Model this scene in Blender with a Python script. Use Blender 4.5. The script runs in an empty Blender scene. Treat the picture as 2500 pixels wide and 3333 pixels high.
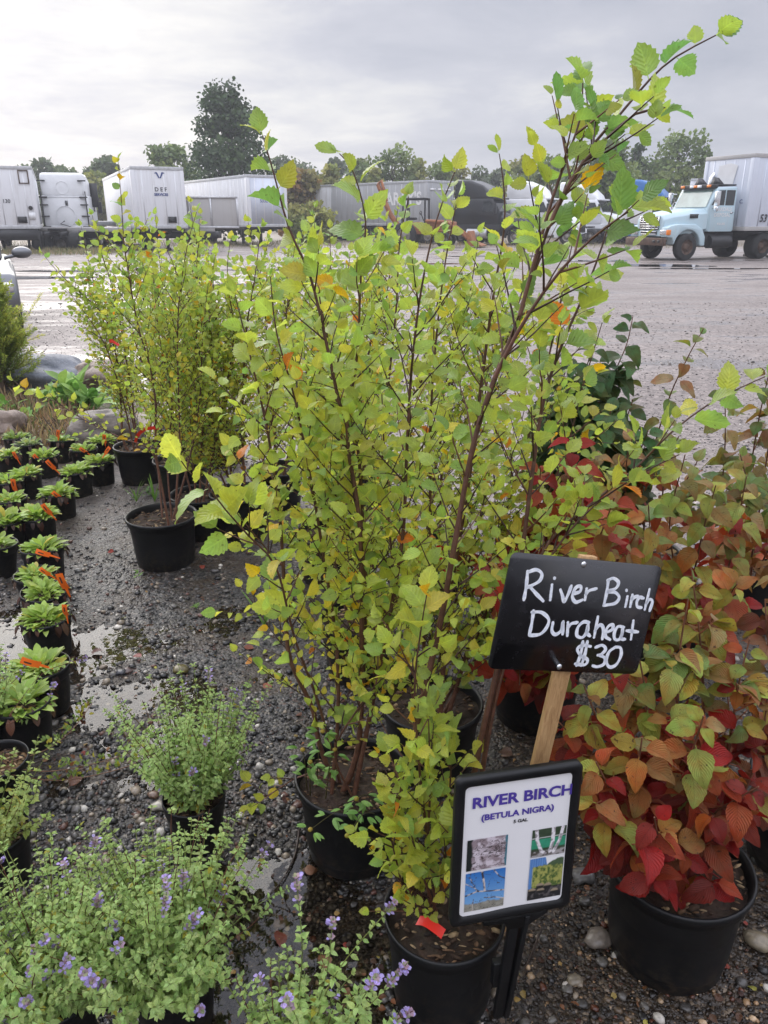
import bpy, math, random
import numpy as np
from math import sin, cos, pi, radians, atan, tan

rng = np.random.default_rng(11)
random.seed(11)
S = bpy.context.scene
COL = S.collection

# ------------------------------------------------------------------ camera
CAM_H, FPX, CX, CY, HOR = 1.62, 2500.0, 1250.0, 1666.5, 712.0
PITCH = atan((CY - HOR) / FPX)
cam_d = bpy.data.cameras.new('camera'); cam = bpy.data.objects.new('camera', cam_d); COL.objects.link(cam)
cam.location = (0, 0, CAM_H); cam.rotation_euler = (pi / 2 - PITCH, 0, 0)
cam_d.sensor_fit = 'VERTICAL'; cam_d.sensor_height = 24.0; cam_d.lens = 24.0 * FPX / 3333.0
cam_d.clip_start = 0.05; cam_d.clip_end = 3000
S.camera = cam

# ------------------------------------------------------------------ light
SUN_EL, SUN_AZ = radians(24), radians(-30)      # azimuth from straight ahead, minus = left
sun_vec = np.array([sin(SUN_AZ) * cos(SUN_EL), cos(SUN_AZ) * cos(SUN_EL), sin(SUN_EL)])
sd = bpy.data.lights.new('sun', 'SUN'); sd.energy = 2.2; sd.angle = radians(54); sd.color = (1.0, 0.95, 0.88)
so = bpy.data.objects.new('sun', sd); COL.objects.link(so)
so.rotation_euler = (pi / 2 - SUN_EL, 0, pi - SUN_AZ + 0.0)
from mathutils import Vector
so.rotation_euler = Vector((-sun_vec[0], -sun_vec[1], -sun_vec[2])).to_track_quat('-Z', 'Y').to_euler()

W = bpy.data.worlds.new('World'); S.world = W; W.use_nodes = True
nt = W.node_tree; nt.nodes.clear()
def wn(t, **k):
    n = nt.nodes.new(t)
    for a, b in k.items(): setattr(n, a, b)
    return n
def wl(a, b): nt.links.new(a, b)
def wmath(op, a, b=None, c=None):
    n = wn('ShaderNodeMath', operation=op)
    for i, x in enumerate((a, b, c)):
        if x is None: continue
        if isinstance(x, (int, float)): n.inputs[i].default_value = x
        else: wl(x, n.inputs[i])
    return n.outputs[0]
wo = wn('ShaderNodeOutputWorld')
sky = wn('ShaderNodeTexSky', sky_type='NISHITA', sun_disc=False, sun_elevation=SUN_EL, sun_rotation=SUN_AZ)
bg1 = wn('ShaderNodeBackground'); wl(sky.outputs[0], bg1.inputs[0]); bg1.inputs[1].default_value = 0.1
tc = wn('ShaderNodeTexCoord'); sep = wn('ShaderNodeSeparateXYZ'); wl(tc.outputs['Generated'], sep.inputs[0])
zz = wmath('ADD', wmath('MAXIMUM', sep.outputs[2], 0.0), 0.14)
cmb = wn('ShaderNodeCombineXYZ'); wl(wmath('DIVIDE', sep.outputs[0], zz), cmb.inputs[0]); wl(wmath('DIVIDE', sep.outputs[1], zz), cmb.inputs[1])
def wnoise(scale, detail, rough, off, dist=0.0):
    mp = wn('ShaderNodeMapping'); mp.inputs['Location'].default_value = off; wl(cmb.outputs[0], mp.inputs[0])
    n = wn('ShaderNodeTexNoise'); n.inputs['Scale'].default_value = scale; n.inputs['Detail'].default_value = detail
    n.inputs['Roughness'].default_value = rough; n.inputs['Distortion'].default_value = dist
    wl(mp.outputs[0], n.inputs['Vector']); return n.outputs[0]
n1 = wnoise(0.55, 7, 0.55, (3.1, 1.7, 0.0), 0.4)
n2 = wnoise(1.7, 6, 0.6, (0.3, 5.2, 2.0), 0.3)
dv = wn('ShaderNodeVectorMath', operation='DOT_PRODUCT'); wl(tc.outputs['Generated'], dv.inputs[0])
gel, gaz = radians(9), radians(-29)
dv.inputs[1].default_value = (sin(gaz) * cos(gel), cos(gaz) * cos(gel), sin(gel))
glow = wmath('POWER', wmath('MAXIMUM', dv.outputs['Value'], 0.0), 26.0)
glow2 = wmath('POWER', wmath('MAXIMUM', dv.outputs['Value'], 0.0), 4.0)
cl = wmath('ADD', wmath('MULTIPLY', n1, 0.62), wmath('MULTIPLY', n2, 0.38))
cl = wmath('ADD', cl, wmath('MULTIPLY', glow, 0.15))
rmp = wn('ShaderNodeValToRGB'); wl(cl, rmp.inputs[0])
e = rmp.color_ramp.elements
e[0].position = 0.36; e[0].color = (0.37, 0.387, 0.46, 1)
e[1].position = 0.68; e[1].color = (0.76, 0.745, 0.725, 1)
m_ = e.new(0.53); m_.color = (0.51, 0.515, 0.575, 1)
# brightness: thin cloud toward the hidden sun, and an overcast zenith, boosted above the frame to light the leaves
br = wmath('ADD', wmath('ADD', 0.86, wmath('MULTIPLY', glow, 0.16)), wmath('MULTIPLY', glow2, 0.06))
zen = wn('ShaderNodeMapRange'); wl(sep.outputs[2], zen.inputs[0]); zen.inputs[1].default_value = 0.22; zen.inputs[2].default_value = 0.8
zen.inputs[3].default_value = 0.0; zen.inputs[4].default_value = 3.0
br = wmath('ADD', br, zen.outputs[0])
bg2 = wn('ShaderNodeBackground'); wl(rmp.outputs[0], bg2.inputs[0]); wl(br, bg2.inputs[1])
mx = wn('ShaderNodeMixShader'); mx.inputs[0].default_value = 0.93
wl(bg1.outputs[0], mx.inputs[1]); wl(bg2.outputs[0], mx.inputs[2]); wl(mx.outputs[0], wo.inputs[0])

S.view_settings.view_transform = 'Standard'; S.view_settings.look = 'None'
S.view_settings.exposure = 0.42; S.view_settings.gamma = 1.0
S.cycles.max_bounces = 8; S.cycles.transparent_max_bounces = 12; S.cycles.use_denoising = True
S.cycles.caustics_reflective = False; S.cycles.caustics_refractive = False
S.cycles.sample_clamp_indirect = 6.0

# ------------------------------------------------------------------ picture <-> place
_ct, _st = cos(PITCH), sin(PITCH)
def ray(u, v):
    a = (u - CX) / FPX; b = -(v - CY) / FPX
    return np.array([a, _ct + b * _st, -_st + b * _ct])
def G(u, v, z=0.0):
    d = ray(u, v); t = (z - CAM_H) / d[2]; return np.array([d[0] * t, d[1] * t, z])
def at(u, v, y):
    d = ray(u, v); t = y / d[1]; return np.array([d[0] * t, y, CAM_H + d[2] * t])

# ------------------------------------------------------------------ helpers
def unit(v):
    v = np.asarray(v, float); n = np.linalg.norm(v); return v / n if n > 1e-12 else v
def tag(o, label=None, cat=None, group=None, kind=None):
    if label: o['label'] = label
    if cat: o['category'] = cat
    if group: o['group'] = group
    if kind: o['kind'] = kind
    return o
def empty(name, loc, rz=0.0):
    o = bpy.data.objects.new(name, None); COL.objects.link(o); o.location = tuple(map(float, loc)); o.rotation_euler = (0, 0, rz)
    o.empty_display_size = 0.1; return o
def thing(name, label, cat, loc=(0, 0, 0), rz=0.0, group=None):
    return tag(empty(name, loc, rz), label, cat, group)

class MB:
    """collects geometry and links it as ONE mesh object"""
    def __init__(s): s.V = []; s.C = []; s.U = []; s.L = []; s.T = []; s.M = []; s.n = 0
    def add(s, v, f, col=(1, 1, 1), uv=None, mi=0):
        v = np.asarray(v, float).reshape(-1, 3); k = len(v)
        c = np.asarray(col, float)
        if c.ndim == 1: c = np.tile(c[:3], (k, 1))
        s.V.append(v); s.C.append(c[:, :3]); s.U.append(np.zeros((k, 2)) if uv is None else np.asarray(uv, float))
        if isinstance(f, np.ndarray) and f.ndim == 2:
            s.L.append((f + s.n).ravel()); s.T.append(np.full(len(f), f.shape[1])); s.M.append(np.full(len(f), mi))
        else:
            for q in f: s.L.append(np.asarray(q) + s.n)
            s.T.append(np.array([len(q) for q in f])); s.M.append(np.full(len(f), mi))
        s.n += k; return s
    def inst(s, tmpl, R, T, cols):
        v, f, uv = tmpl; K = len(T)
        if K == 0: return
        R = np.asarray(R); T = np.asarray(T); cols = np.asarray(cols)
        vv = np.einsum('kij,nj->kni', R, v) + T[:, None, :]
        ff = (f[None] + (np.arange(K) * len(v))[:, None, None]).reshape(-1, f.shape[1])
        s.add(vv.reshape(-1, 3), ff, np.repeat(cols, len(v), 0), np.tile(uv, (K, 1)))
    def box(s, c, d, col=(1, 1, 1), mi=0):
        x, y, z = c; a, b, h = d[0] / 2, d[1] / 2, d[2] / 2
        v = [(x+i*a, y+j*b, z+k*h) for i in (-1, 1) for j in (-1, 1) for k in (-1, 1)]
        return s.add(v, np.array([(0,1,3,2),(4,6,7,5),(0,4,5,1),(2,3,7,6),(0,2,6,4),(1,5,7,3)]), col, mi=mi)
    def prism(s, prof, y0, y1, col=(1, 1, 1), mi=0, axis='y'):
        k = len(prof)
        def P(a, b, t): return (a, t, b) if axis == 'y' else ((t, a, b) if axis == 'x' else (a, b, t))
        v = [P(a, b, y0) for a, b in prof] + [P(a, b, y1) for a, b in prof]
        f = [tuple(range(k))[::-1], tuple(range(k, 2*k))] + [(i, (i+1) % k, k+(i+1) % k, k+i) for i in range(k)]
        return s.add(v, f, col, mi=mi)
    def quad(s, a, b, c, d, col=(1, 1, 1), mi=0): return s.add([a, b, c, d], np.array([(0, 1, 2, 3)]), col, [(0,0),(1,0),(1,1),(0,1)], mi)
    def tube(s, pts, rad, n=6, col=(1, 1, 1), cap=True, mi=0):
        P = np.asarray(pts, float); m = len(P); r = np.full(m, rad) if np.isscalar(rad) else np.asarray(rad, float)
        t = np.gradient(P, axis=0); t /= np.linalg.norm(t, axis=1)[:, None] + 1e-12
        a = np.array([0, 0, 1.0]) if abs(t[0][2]) < 0.9 else np.array([1.0, 0, 0])
        u = unit(np.cross(t[0], a)); ang = np.linspace(0, 2*pi, n, endpoint=False); ca, sa = np.cos(ang), np.sin(ang)
        V = np.empty((m, n, 3)); UV = np.empty((m, n, 2))
        for i in range(m):
            u = unit(u - t[i] * np.dot(u, t[i])); w = np.cross(t[i], u)
            V[i] = P[i] + r[i] * (ca[:, None] * u + sa[:, None] * w); UV[i, :, 0] = ang / (2*pi); UV[i, :, 1] = i / max(1, m - 1)
        i, j = np.meshgrid(np.arange(m-1), np.arange(n), indexing='ij'); j2 = (j + 1) % n
        F = np.stack([i*n+j, i*n+j2, (i+1)*n+j2, (i+1)*n+j], -1).reshape(-1, 4)
        s.add(V.reshape(-1, 3), F, col, UV.reshape(-1, 2), mi)
        if cap and n > 2:
            cc = np.asarray(col); s.add(V[0], [tuple(range(n))[::-1]], cc if cc.ndim == 1 else cc[:n], mi=mi); s.add(V[-1], [tuple(range(n))], cc if cc.ndim == 1 else cc[-n:], mi=mi)
        return s
    def cyl(s, p0, p1, r, n=16, col=(1, 1, 1), r1=None, mi=0): return s.tube([p0, p1], [r, r if r1 is None else r1], n, col, True, mi)
    def lathe(s, prof, n=36, col=(1, 1, 1), wob=None, mi=0):
        m = len(prof); ang = np.linspace(0, 2*pi, n, endpoint=False)
        V = np.empty((m, n, 3))
        for i, (r, z) in enumerate(prof):
            rr = r if wob is None else r * (1 + wob(ang, z))
            V[i, :, 0] = rr * np.cos(ang); V[i, :, 1] = rr * np.sin(ang); V[i, :, 2] = z
        i, j = np.meshgrid(np.arange(m-1), np.arange(n), indexing='ij'); j2 = (j + 1) % n
        F = np.stack([i*n+j, i*n+j2, (i+1)*n+j2, (i+1)*n+j], -1).reshape(-1, 4)
        return s.add(V.reshape(-1, 3), F, col, mi=mi)
    def build(s, name, mat, parent=None, smooth=False, org=None, bevel=0.0):
        V = np.concatenate(s.V) if s.V else np.zeros((0, 3))
        if org is not None: V = V - np.asarray(org, float)
        L = np.concatenate(s.L).astype(np.int32); T = np.concatenate(s.T).astype(np.int32)
        me = bpy.data.meshes.new(name); me.vertices.add(len(V)); me.vertices.foreach_set('co', V.astype(np.float32).ravel())
        me.loops.add(len(L)); me.loops.foreach_set('vertex_index', L)
        me.polygons.add(len(T)); st = np.concatenate([[0], np.cumsum(T)[:-1]]).astype(np.int32)
        me.polygons.foreach_set('loop_start', st); me.polygons.foreach_set('loop_total', T)
        me.polygons.foreach_set('material_index', np.concatenate(s.M).astype(np.int32))
        me.update(calc_edges=True)
        ca = me.attributes.new('Col', 'FLOAT_COLOR', 'POINT'); c4 = np.ones((len(V), 4), np.float32); c4[:, :3] = np.concatenate(s.C)
        ca.data.foreach_set('color', c4.ravel())
        ua = me.attributes.new('luv', 'FLOAT_VECTOR', 'POINT'); u3 = np.zeros((len(V), 3), np.float32); u3[:, :2] = np.concatenate(s.U)
        ua.data.foreach_set('vector', u3.ravel())
        if smooth: me.polygons.foreach_set('use_smooth', np.ones(len(T), bool))
        for m in (mat if isinstance(mat, (list, tuple)) else [mat]): me.materials.append(m)
        o = bpy.data.objects.new(name, me); COL.objects.link(o)
        if parent is not None: o.parent = parent
        if bevel:
            b = o.modifiers.new('bevel', 'BEVEL'); b.width = bevel; b.segments = 2; b.limit_method = 'ANGLE'; b.angle_limit = radians(35)
        return o

def vnoise(x, y, seed=0):
    """smooth value noise, vectorised"""
    x = np.asarray(x, float); y = np.asarray(y, float)
    xi = np.floor(x).astype(np.int64); yi = np.floor(y).astype(np.int64); fx = x - xi; fy = y - yi
    fx = fx*fx*(3-2*fx); fy = fy*fy*(3-2*fy)
    def h(a, b):
        n = (a * 374761393 + b * 668265263 + seed * 974634777) & 0x7fffffff
        n = ((n ^ (n >> 13)) * 1274126177) & 0x7fffffff
        return ((n ^ (n >> 16)) & 0xffff) / 65535.0
    return (h(xi, yi)*(1-fx) + h(xi+1, yi)*fx)*(1-fy) + (h(xi, yi+1)*(1-fx) + h(xi+1, yi+1)*fx)*fy

def catmull(P, step):
    P = np.asarray(P, float)
    if len(P) == 2:
        n = max(2, int(np.linalg.norm(P[1]-P[0]) / step)); return P[0] + (P[1]-P[0]) * np.linspace(0, 1, n+1)[:, None]
    Q = np.vstack([2*P[0]-P[1], P, 2*P[-1]-P[-2]]); out = []
    for i in range(1, len(Q)-2):
        a, b, c, d = Q[i-1], Q[i], Q[i+1], Q[i+2]; n = max(2, int(np.linalg.norm(c-b) / step))
        for t in np.linspace(0, 1, n, endpoint=False):
            out.append(0.5*((2*b)+(-a+c)*t+(2*a-5*b+4*c-d)*t*t+(-a+3*b-3*c+d)*t**3))
    out.append(P[-1]); return np.array(out)

# ------------------------------------------------------------------ materials
class NM:
    def __init__(s, name):
        s.m = bpy.data.materials.new(name); s.m.use_nodes = True; s.t = s.m.node_tree
        s.p = s.t.nodes['Principled BSDF']; s.out = s.t.nodes['Material Output']
    def n(s, t, **k):
        q = s.t.nodes.new(t)
        for a, b in k.items(): setattr(q, a, b)
        return q
    def l(s, a, b): s.t.links.new(a, b)
    def math(s, op, *a, clamp=False):
        q = s.n('ShaderNodeMath', operation=op, use_clamp=clamp)
        for i, x in enumerate(a):
            if isinstance(x, (int, float)): q.inputs[i].default_value = x
            else: s.l(x, q.inputs[i])
        return q.outputs[0]
    def coord(s, scale=(1, 1, 1), which='Object', loc=(0, 0, 0)):
        c = s.n('ShaderNodeTexCoord'); m = s.n('ShaderNodeMapping'); m.inputs['Scale'].default_value = scale; m.inputs['Location'].default_value = loc
        s.l(c.outputs[which], m.inputs[0]); return m.outputs[0]
    def noise(s, vec, scale, detail=4, rough=0.55, dist=0.0):
        q = s.n('ShaderNodeTexNoise'); q.inputs['Scale'].default_value = scale; q.inputs['Detail'].default_value = detail
        q.inputs['Roughness'].default_value = rough; q.inputs['Distortion'].default_value = dist
        if vec is not None: s.l(vec, q.inputs['Vector'])
        return q.outputs[0]
    def vor(s, vec, scale, feature='F1'):
        q = s.n('ShaderNodeTexVoronoi', feature=feature); q.inputs['Scale'].default_value = scale
        if vec is not None: s.l(vec, q.inputs['Vector'])
        return q
    def ramp(s, fac, stops):
        q = s.n('ShaderNodeValToRGB'); s.l(fac, q.inputs[0]); e = q.color_ramp.elements
        while len(e) > 1: e.remove(e[-1])
        e[0].position = stops[0][0]; e[0].color = (*stops[0][1], 1) if len(stops[0][1]) == 3 else stops[0][1]
        for p, c in stops[1:]: x = e.new(p); x.color = (*c, 1)
        return q.outputs[0]
    def rng(s, fac, a, b, c, d):
        q = s.n('ShaderNodeMapRange'); s.l(fac, q.inputs[0])
        for i, x in enumerate((a, b, c, d)): q.inputs[i+1].default_value = x
        return q.outputs[0]
    def mix(s, fac, a, b, mode='MIX'):
        q = s.n('ShaderNodeMix', data_type='RGBA', blend_type=mode)
        for i, x in ((0, fac), (6, a), (7, b)):
            if isinstance(x, (int, float)): q.inputs[i].default_value = x
            elif isinstance(x, tuple): q.inputs[i].default_value = (*x[:3], 1)
            else: s.l(x, q.inputs[i])
        return q.outputs[2]
    def attr(s, name='Col', out='Color'): q = s.n('ShaderNodeAttribute', attribute_name=name); return q.outputs[out]
    def bump(s, h, strength=0.3, dist=0.01):
        q = s.n('ShaderNodeBump'); q.inputs['Strength'].default_value = strength; q.inputs['Distance'].default_value = dist
        s.l(h, q.inputs['Height']); s.l(q.outputs[0], s.p.inputs['Normal']); return q.outputs[0]
    def base(s, x):
        if isinstance(x, tuple): s.p.inputs['Base Color'].default_value = (*x, 1)
        else: s.l(x, s.p.inputs['Base Color'])
        return s
    def set(s, rough=None, metal=None, spec=None, coat=None):
        for k, v in (('Roughness', rough), ('Metallic', metal), ('Specular IOR Level', spec), ('Coat Weight', coat)):
            if v is None: continue
            if isinstance(v, (int, float)): s.p.inputs[k].default_value = v
            else: s.l(v, s.p.inputs[k])
        return s

def plain(name, col, rough=0.5, metal=0.0, var=0.15, scale=6.0, spec=0.5, bump=0.0):
    m = NM(name); v = m.coord(); n = m.noise(v, scale, 5)
    m.base(m.mix(1.0, col, m.ramp(n, [(0.3, (1-var,)*3), (0.7, (1+var*0.4,)*3)]), 'MULTIPLY')).set(rough, metal, spec)
    if bump: m.bump(n, bump, 0.01)
    return m.m

def leaf_mat(name, freq, trans=0.42, vein=1.25, rough=0.42, spots=0.0, vbump=0.25, under=1.12, slope=0.35, satur=1.0, hue=None, bd=0.002, vstr=0.55, spec=0.45, tb=0.95):
    m = NM(name); c = m.attr(); uv = m.n('ShaderNodeSeparateXYZ'); m.l(m.attr('luv', 'Vector'), uv.inputs[0])
    ax = m.math('ABSOLUTE', uv.outputs[0])
    ph = m.math('MULTIPLY', m.math('SUBTRACT', uv.outputs[1], m.math('MULTIPLY', ax, slope)), freq)
    w = m.math('ABSOLUTE', m.math('SUBTRACT', m.math('FRACT', ph), 0.5))          # 0.5 on a vein
    lat = m.rng(w, 0.34, 0.48, 0.0, 1.0)
    mid = m.rng(ax, 0.03, 0.09, 1.0, 0.0)
    ve = m.math('MAXIMUM', m.math('MULTIPLY', lat, 0.6), mid)
    if hue: c = m.mix(m.math('MULTIPLY', m.rng(m.noise(m.coord(loc=(2, 5, 9)), 22.0, 3), 0.4, 0.62, 0, 1), hue[1]), c, m.mix(1.0, c, hue[0], 'MULTIPLY'))
    col = m.mix(m.math('MULTIPLY', ve, vstr), c, m.mix(1.0, c, (vein, vein*0.98, vein*0.9), 'MULTIPLY'))
    nz = m.noise(m.coord(), 60.0, 3)
    col = m.mix(1.0, col, m.ramp(nz, [(0.3, (0.86,)*3), (0.7, (1.08,)*3)]), 'MULTIPLY')
    if spots:
        sp = m.rng(m.noise(m.coord(loc=(7, 3, 1)), 130.0, 2), 0.66, 0.72, 0.0, spots)
        col = m.mix(sp, col, (0.05, 0.018, 0.012))
    g = m.n('ShaderNodeNewGeometry')
    col = m.mix(g.outputs['Backfacing'], col, m.mix(1.0, col, (under, under, under*1.1), 'MULTIPLY'))
    m.base(col).set(rough, spec=spec)
    nb = m.bump(w, vbump, bd)
    tr = m.n('ShaderNodeBsdfTranslucent'); m.l(m.mix(1.0, col, (1.2*satur, 1.2, tb), 'MULTIPLY'), tr.inputs[0])
    ms = m.n('ShaderNodeMixShader'); ms.inputs[0].default_value = trans
    m.l(m.p.outputs[0], ms.inputs[1]); m.l(tr.outputs[0], ms.inputs[2]); m.l(ms.outputs[0], m.out.inputs[0])
    return m.m

M = {}
M['birch'] = leaf_mat('birch_leaf', 7, 0.46, 1.35, 0.34, 0.5, 0.5, hue=((1.05, 0.9, 0.6), 0.6), bd=0.003, vstr=0.6)
M['vib'] = leaf_mat('viburnum_leaf', 10, 0.30, 0.6, 0.46, 0.8, 0.7, slope=0.5, hue=((1.15, 0.55, 0.4), 0.75), bd=0.004, vstr=0.45, spec=0.28, tb=0.6)
M['mint'] = leaf_mat('catmint_leaf', 5, 0.35, 0.8, 0.55, 0.0, 0.8, bd=0.003, vstr=0.7)
M['peren'] = leaf_mat('perennial_leaf', 7, 0.35, 1.2, 0.45, 0.1, 0.3)
M['weed'] = leaf_mat('weed_leaf', 6, 0.35, 1.15, 0.5)
M['far'] = leaf_mat('tree_leaf', 3, 0.25, 1.1, 0.6, 0.0, 0.0)
M['dead'] = leaf_mat('dead_leaf', 8, 0.12, 0.75, 0.3, 0.4, 0.6)
M['petal'] = leaf_mat('petal', 2, 0.3, 1.0, 0.6)

def attr_mat(name, rough=0.6, spec=0.4, var=0.25, scale=40, bump=0.3, dist=0.003):
    m = NM(name); n = m.noise(m.coord(), scale, 5)
    m.base(m.mix(1.0, m.attr(), m.ramp(n, [(0.3, (1-var,)*3), (0.7, (1+var,)*3)]), 'MULTIPLY')).set(rough, spec=spec)
    if bump: m.bump(n, bump, dist)
    return m.m
M['bark'] = attr_mat('bark', 0.55, 0.4, 0.35, 60, 0.5, 0.002)
M['soil'] = attr_mat('potting_soil', 0.8, 0.3, 0.4, 70, 0.8, 0.006)
M['pebble'] = attr_mat('pebble', 0.3, 0.5, 0.3, 90, 0.3, 0.002)
M['print'] = attr_mat('printed_paper', 0.35, 0.4, 0.0, 5, 0.0)
M['trunk'] = attr_mat('tree_bark', 0.8, 0.2, 0.3, 6, 0.6, 0.02)
m = NM('pot_plastic'); v = m.coord(); n = m.noise(v, 9, 5); n_ = m.noise(m.coord((1, 1, 0.15)), 60, 3)
mud = m.math('MULTIPLY', m.rng(m.noise(m.coord(loc=(3, 1, 0)), 45, 5, 0.7), 0.47, 0.62, 0, 1), 1.0); sz = m.n('ShaderNodeSeparateXYZ'); m.l(m.coord(), sz.inputs[0]); mud = m.math('MULTIPLY', mud, m.rng(m.math('ADD', sz.outputs[2], m.math('MULTIPLY', m.math('SUBTRACT', n, 0.5), 0.18)), 0.0, 0.13, 0.75, 0.04))
m.base(m.mix(mud, m.ramp(n, [(0.35, (0.0035, 0.004, 0.005)), (0.75, (0.009, 0.0092, 0.010))]), (0.06, 0.045, 0.03))).set(m.rng(n, 0.3, 0.7, 0.36, 0.55), spec=0.33); m.bump(n_, 0.06, 0.003); M['pot'] = m.m
M['red_ribbon'] = plain('red_ribbon', (0.75, 0.03, 0.02), 0.35, var=0.1)
M['tag'] = plain('orange_tag', (0.95, 0.17, 0.02), 0.4, var=0.12, scale=30)
M['tagw'] = plain('pale_stake', (0.75, 0.75, 0.72), 0.4)
M['ink'] = plain('dark_ink', (0.02, 0.02, 0.025), 0.5)
M['white'] = plain('white_paint', (0.76, 0.77, 0.78), 0.38, var=0.12, scale=1.2)
M['glass'] = plain('dark_glass', (0.02, 0.025, 0.028), 0.06, spec=0.8, var=0.1)
M['wglass'] = plain('windshield_sky_tint', (0.20, 0.27, 0.25), 0.08, spec=0.7, var=0.3, scale=2)  # greenish sky reflection put into the glass's base colour
M['rubber'] = plain('tyre_rubber', (0.018, 0.018, 0.018), 0.75, var=0.3)
M['steel'] = plain('wheel_steel', (0.30, 0.28, 0.25), 0.45, 0.5, var=0.35)
M['rust'] = plain('rusty_steel', (0.115, 0.07, 0.048), 0.7, 0.2, var=0.5, scale=8)
M['black'] = plain('black_frame', (0.016, 0.016, 0.018), 0.5, var=0.3)
M['chrome'] = plain('chrome', (0.75, 0.76, 0.78), 0.18, 0.95)
M['amber'] = plain('amber_lens', (0.8, 0.22, 0.02), 0.25)
M['redl'] = plain('red_lens', (0.45, 0.02, 0.02), 0.25)
M['alu'] = plain('dull_aluminium', (0.55, 0.56, 0.57), 0.45, 0.35, var=0.2)
def streaky(name, col, dirt=(0.33, 0.30, 0.25), amt=0.75, rough=0.45):
    m = NM(name); a = m.noise(m.coord((3.5, 3.5, 0.22)), 2.0, 6, 0.65); b = m.noise(m.coord(), 0.7, 4)
    f = m.math('MULTIPLY', m.rng(a, 0.5, 0.78, 0.0, amt), m.rng(b, 0.35, 0.65, 0.3, 1.0))
    m.base(m.mix(f, col, dirt)).set(rough); w = m.noise(m.coord((1, 1, .3)), 3.0, 2); m.bump(w, 0.12, 0.02); return m.m
M['trailer'] = streaky('trailer_panel', (0.73, 0.74, 0.76))
M['trailer_grey'] = streaky('grey_trailer_panel', (0.40, 0.41, 0.42))
M['trailer_blue'] = streaky('bluish_trailer_panel', (0.60, 0.64, 0.72), amt=0.4)
M['board_grey'] = streaky('grey_board', (0.42, 0.41, 0.40))
M['blue_paint'] = plain('blue_paint', (0.03, 0.15, 0.42), 0.32, var=0.15, scale=1)
M['lblue'] = streaky('faded_blue_paint', (0.46, 0.60, 0.66), (0.5, 0.5, 0.48), 0.5, 0.32)
M['black_paint'] = plain('black_paint', (0.012, 0.013, 0.015), 0.22, var=0.2, scale=1)
M['orange_paint'] = plain('faded_orange_paint', (0.33, 0.12, 0.04), 0.55, var=0.45, scale=4)
M['silver'] = plain('silver_car_paint', (0.17, 0.175, 0.185), 0.28, 0.6, var=0.05)
M['text_blue'] = plain('blue_lettering', (0.02, 0.05, 0.22), 0.5)
M['text_dark'] = plain('dark_lettering', (0.02, 0.02, 0.03), 0.5)
M['text_white'] = plain('white_lettering', (0.8, 0.8, 0.8), 0.5)
M['text_pale'] = plain('faded_lettering', (0.66, 0.74, 0.78), 0.5)
M['violet_ink'] = plain('violet_ink', (0.075, 0.045, 0.32), 0.45)
# pine stake
m = NM('pine_stake'); a = m.noise(m.coord((14, 14, 1.2)), 9, 6, 0.65, 1.2); b = m.noise(m.coord(), 30, 3)
m.base(m.ramp(a, [(0.25, (0.22, 0.10, 0.04)), (0.5, (0.45, 0.27, 0.12)), (0.8, (0.58, 0.38, 0.19))])).set(0.6); m.bump(a, 0.25, 0.002); M['pine'] = m.m
m = NM('black_board'); n = m.noise(m.coord(), 45, 4); m.base(m.ramp(n, [(0.4, (0.007, 0.007, 0.009)), (0.8, (0.018, 0.018, 0.022))])).set(m.rng(n, 0.3, 0.75, 0.14, 0.34), spec=0.5); M['board'] = m.m
m = NM('chalk_marker'); n = m.noise(m.coord(), 160, 3); m.base(m.ramp(n, [(0.3, (0.62, 0.66, 0.74)), (0.65, (0.85, 0.87, 0.9))])).set(0.6); M['marker'] = m.m
m = NM('printed_sheet'); n = m.noise(m.coord(), 9, 2); m.base((0.80, 0.79, 0.80)).set(0.28, spec=0.5); m.bump(n, 0.12, 0.01); M['paper'] = m.m
# boulders
def rock_mat(name, a, b, c):
    m = NM(name); w = m.noise(m.coord((1, 1.5, 5)), 2.2, 8, 0.7, 1.0); n = m.noise(m.coord(), 30, 6, 0.7)
    col = m.ramp(w, [(0.3, a), (0.5, b), (0.7, c)]); col = m.mix(1.0, col, m.ramp(n, [(0.3, (0.65,)*3), (0.7, (1.15,)*3)]), 'MULTIPLY')
    m.base(col).set(0.6); m.bump(n, 0.6, 0.02); return m.m
M['rock1'] = rock_mat('banded_rock', (0.05, 0.042, 0.036), (0.14, 0.115, 0.095), (0.27, 0.225, 0.185))
M['rock2'] = rock_mat('slate_rock', (0.07, 0.08, 0.10), (0.14, 0.155, 0.18), (0.20, 0.21, 0.23))
M['rock3'] = rock_mat('brown_rock', (0.12, 0.085, 0.065), (0.22, 0.165, 0.13), (0.30, 0.24, 0.2))

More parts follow.
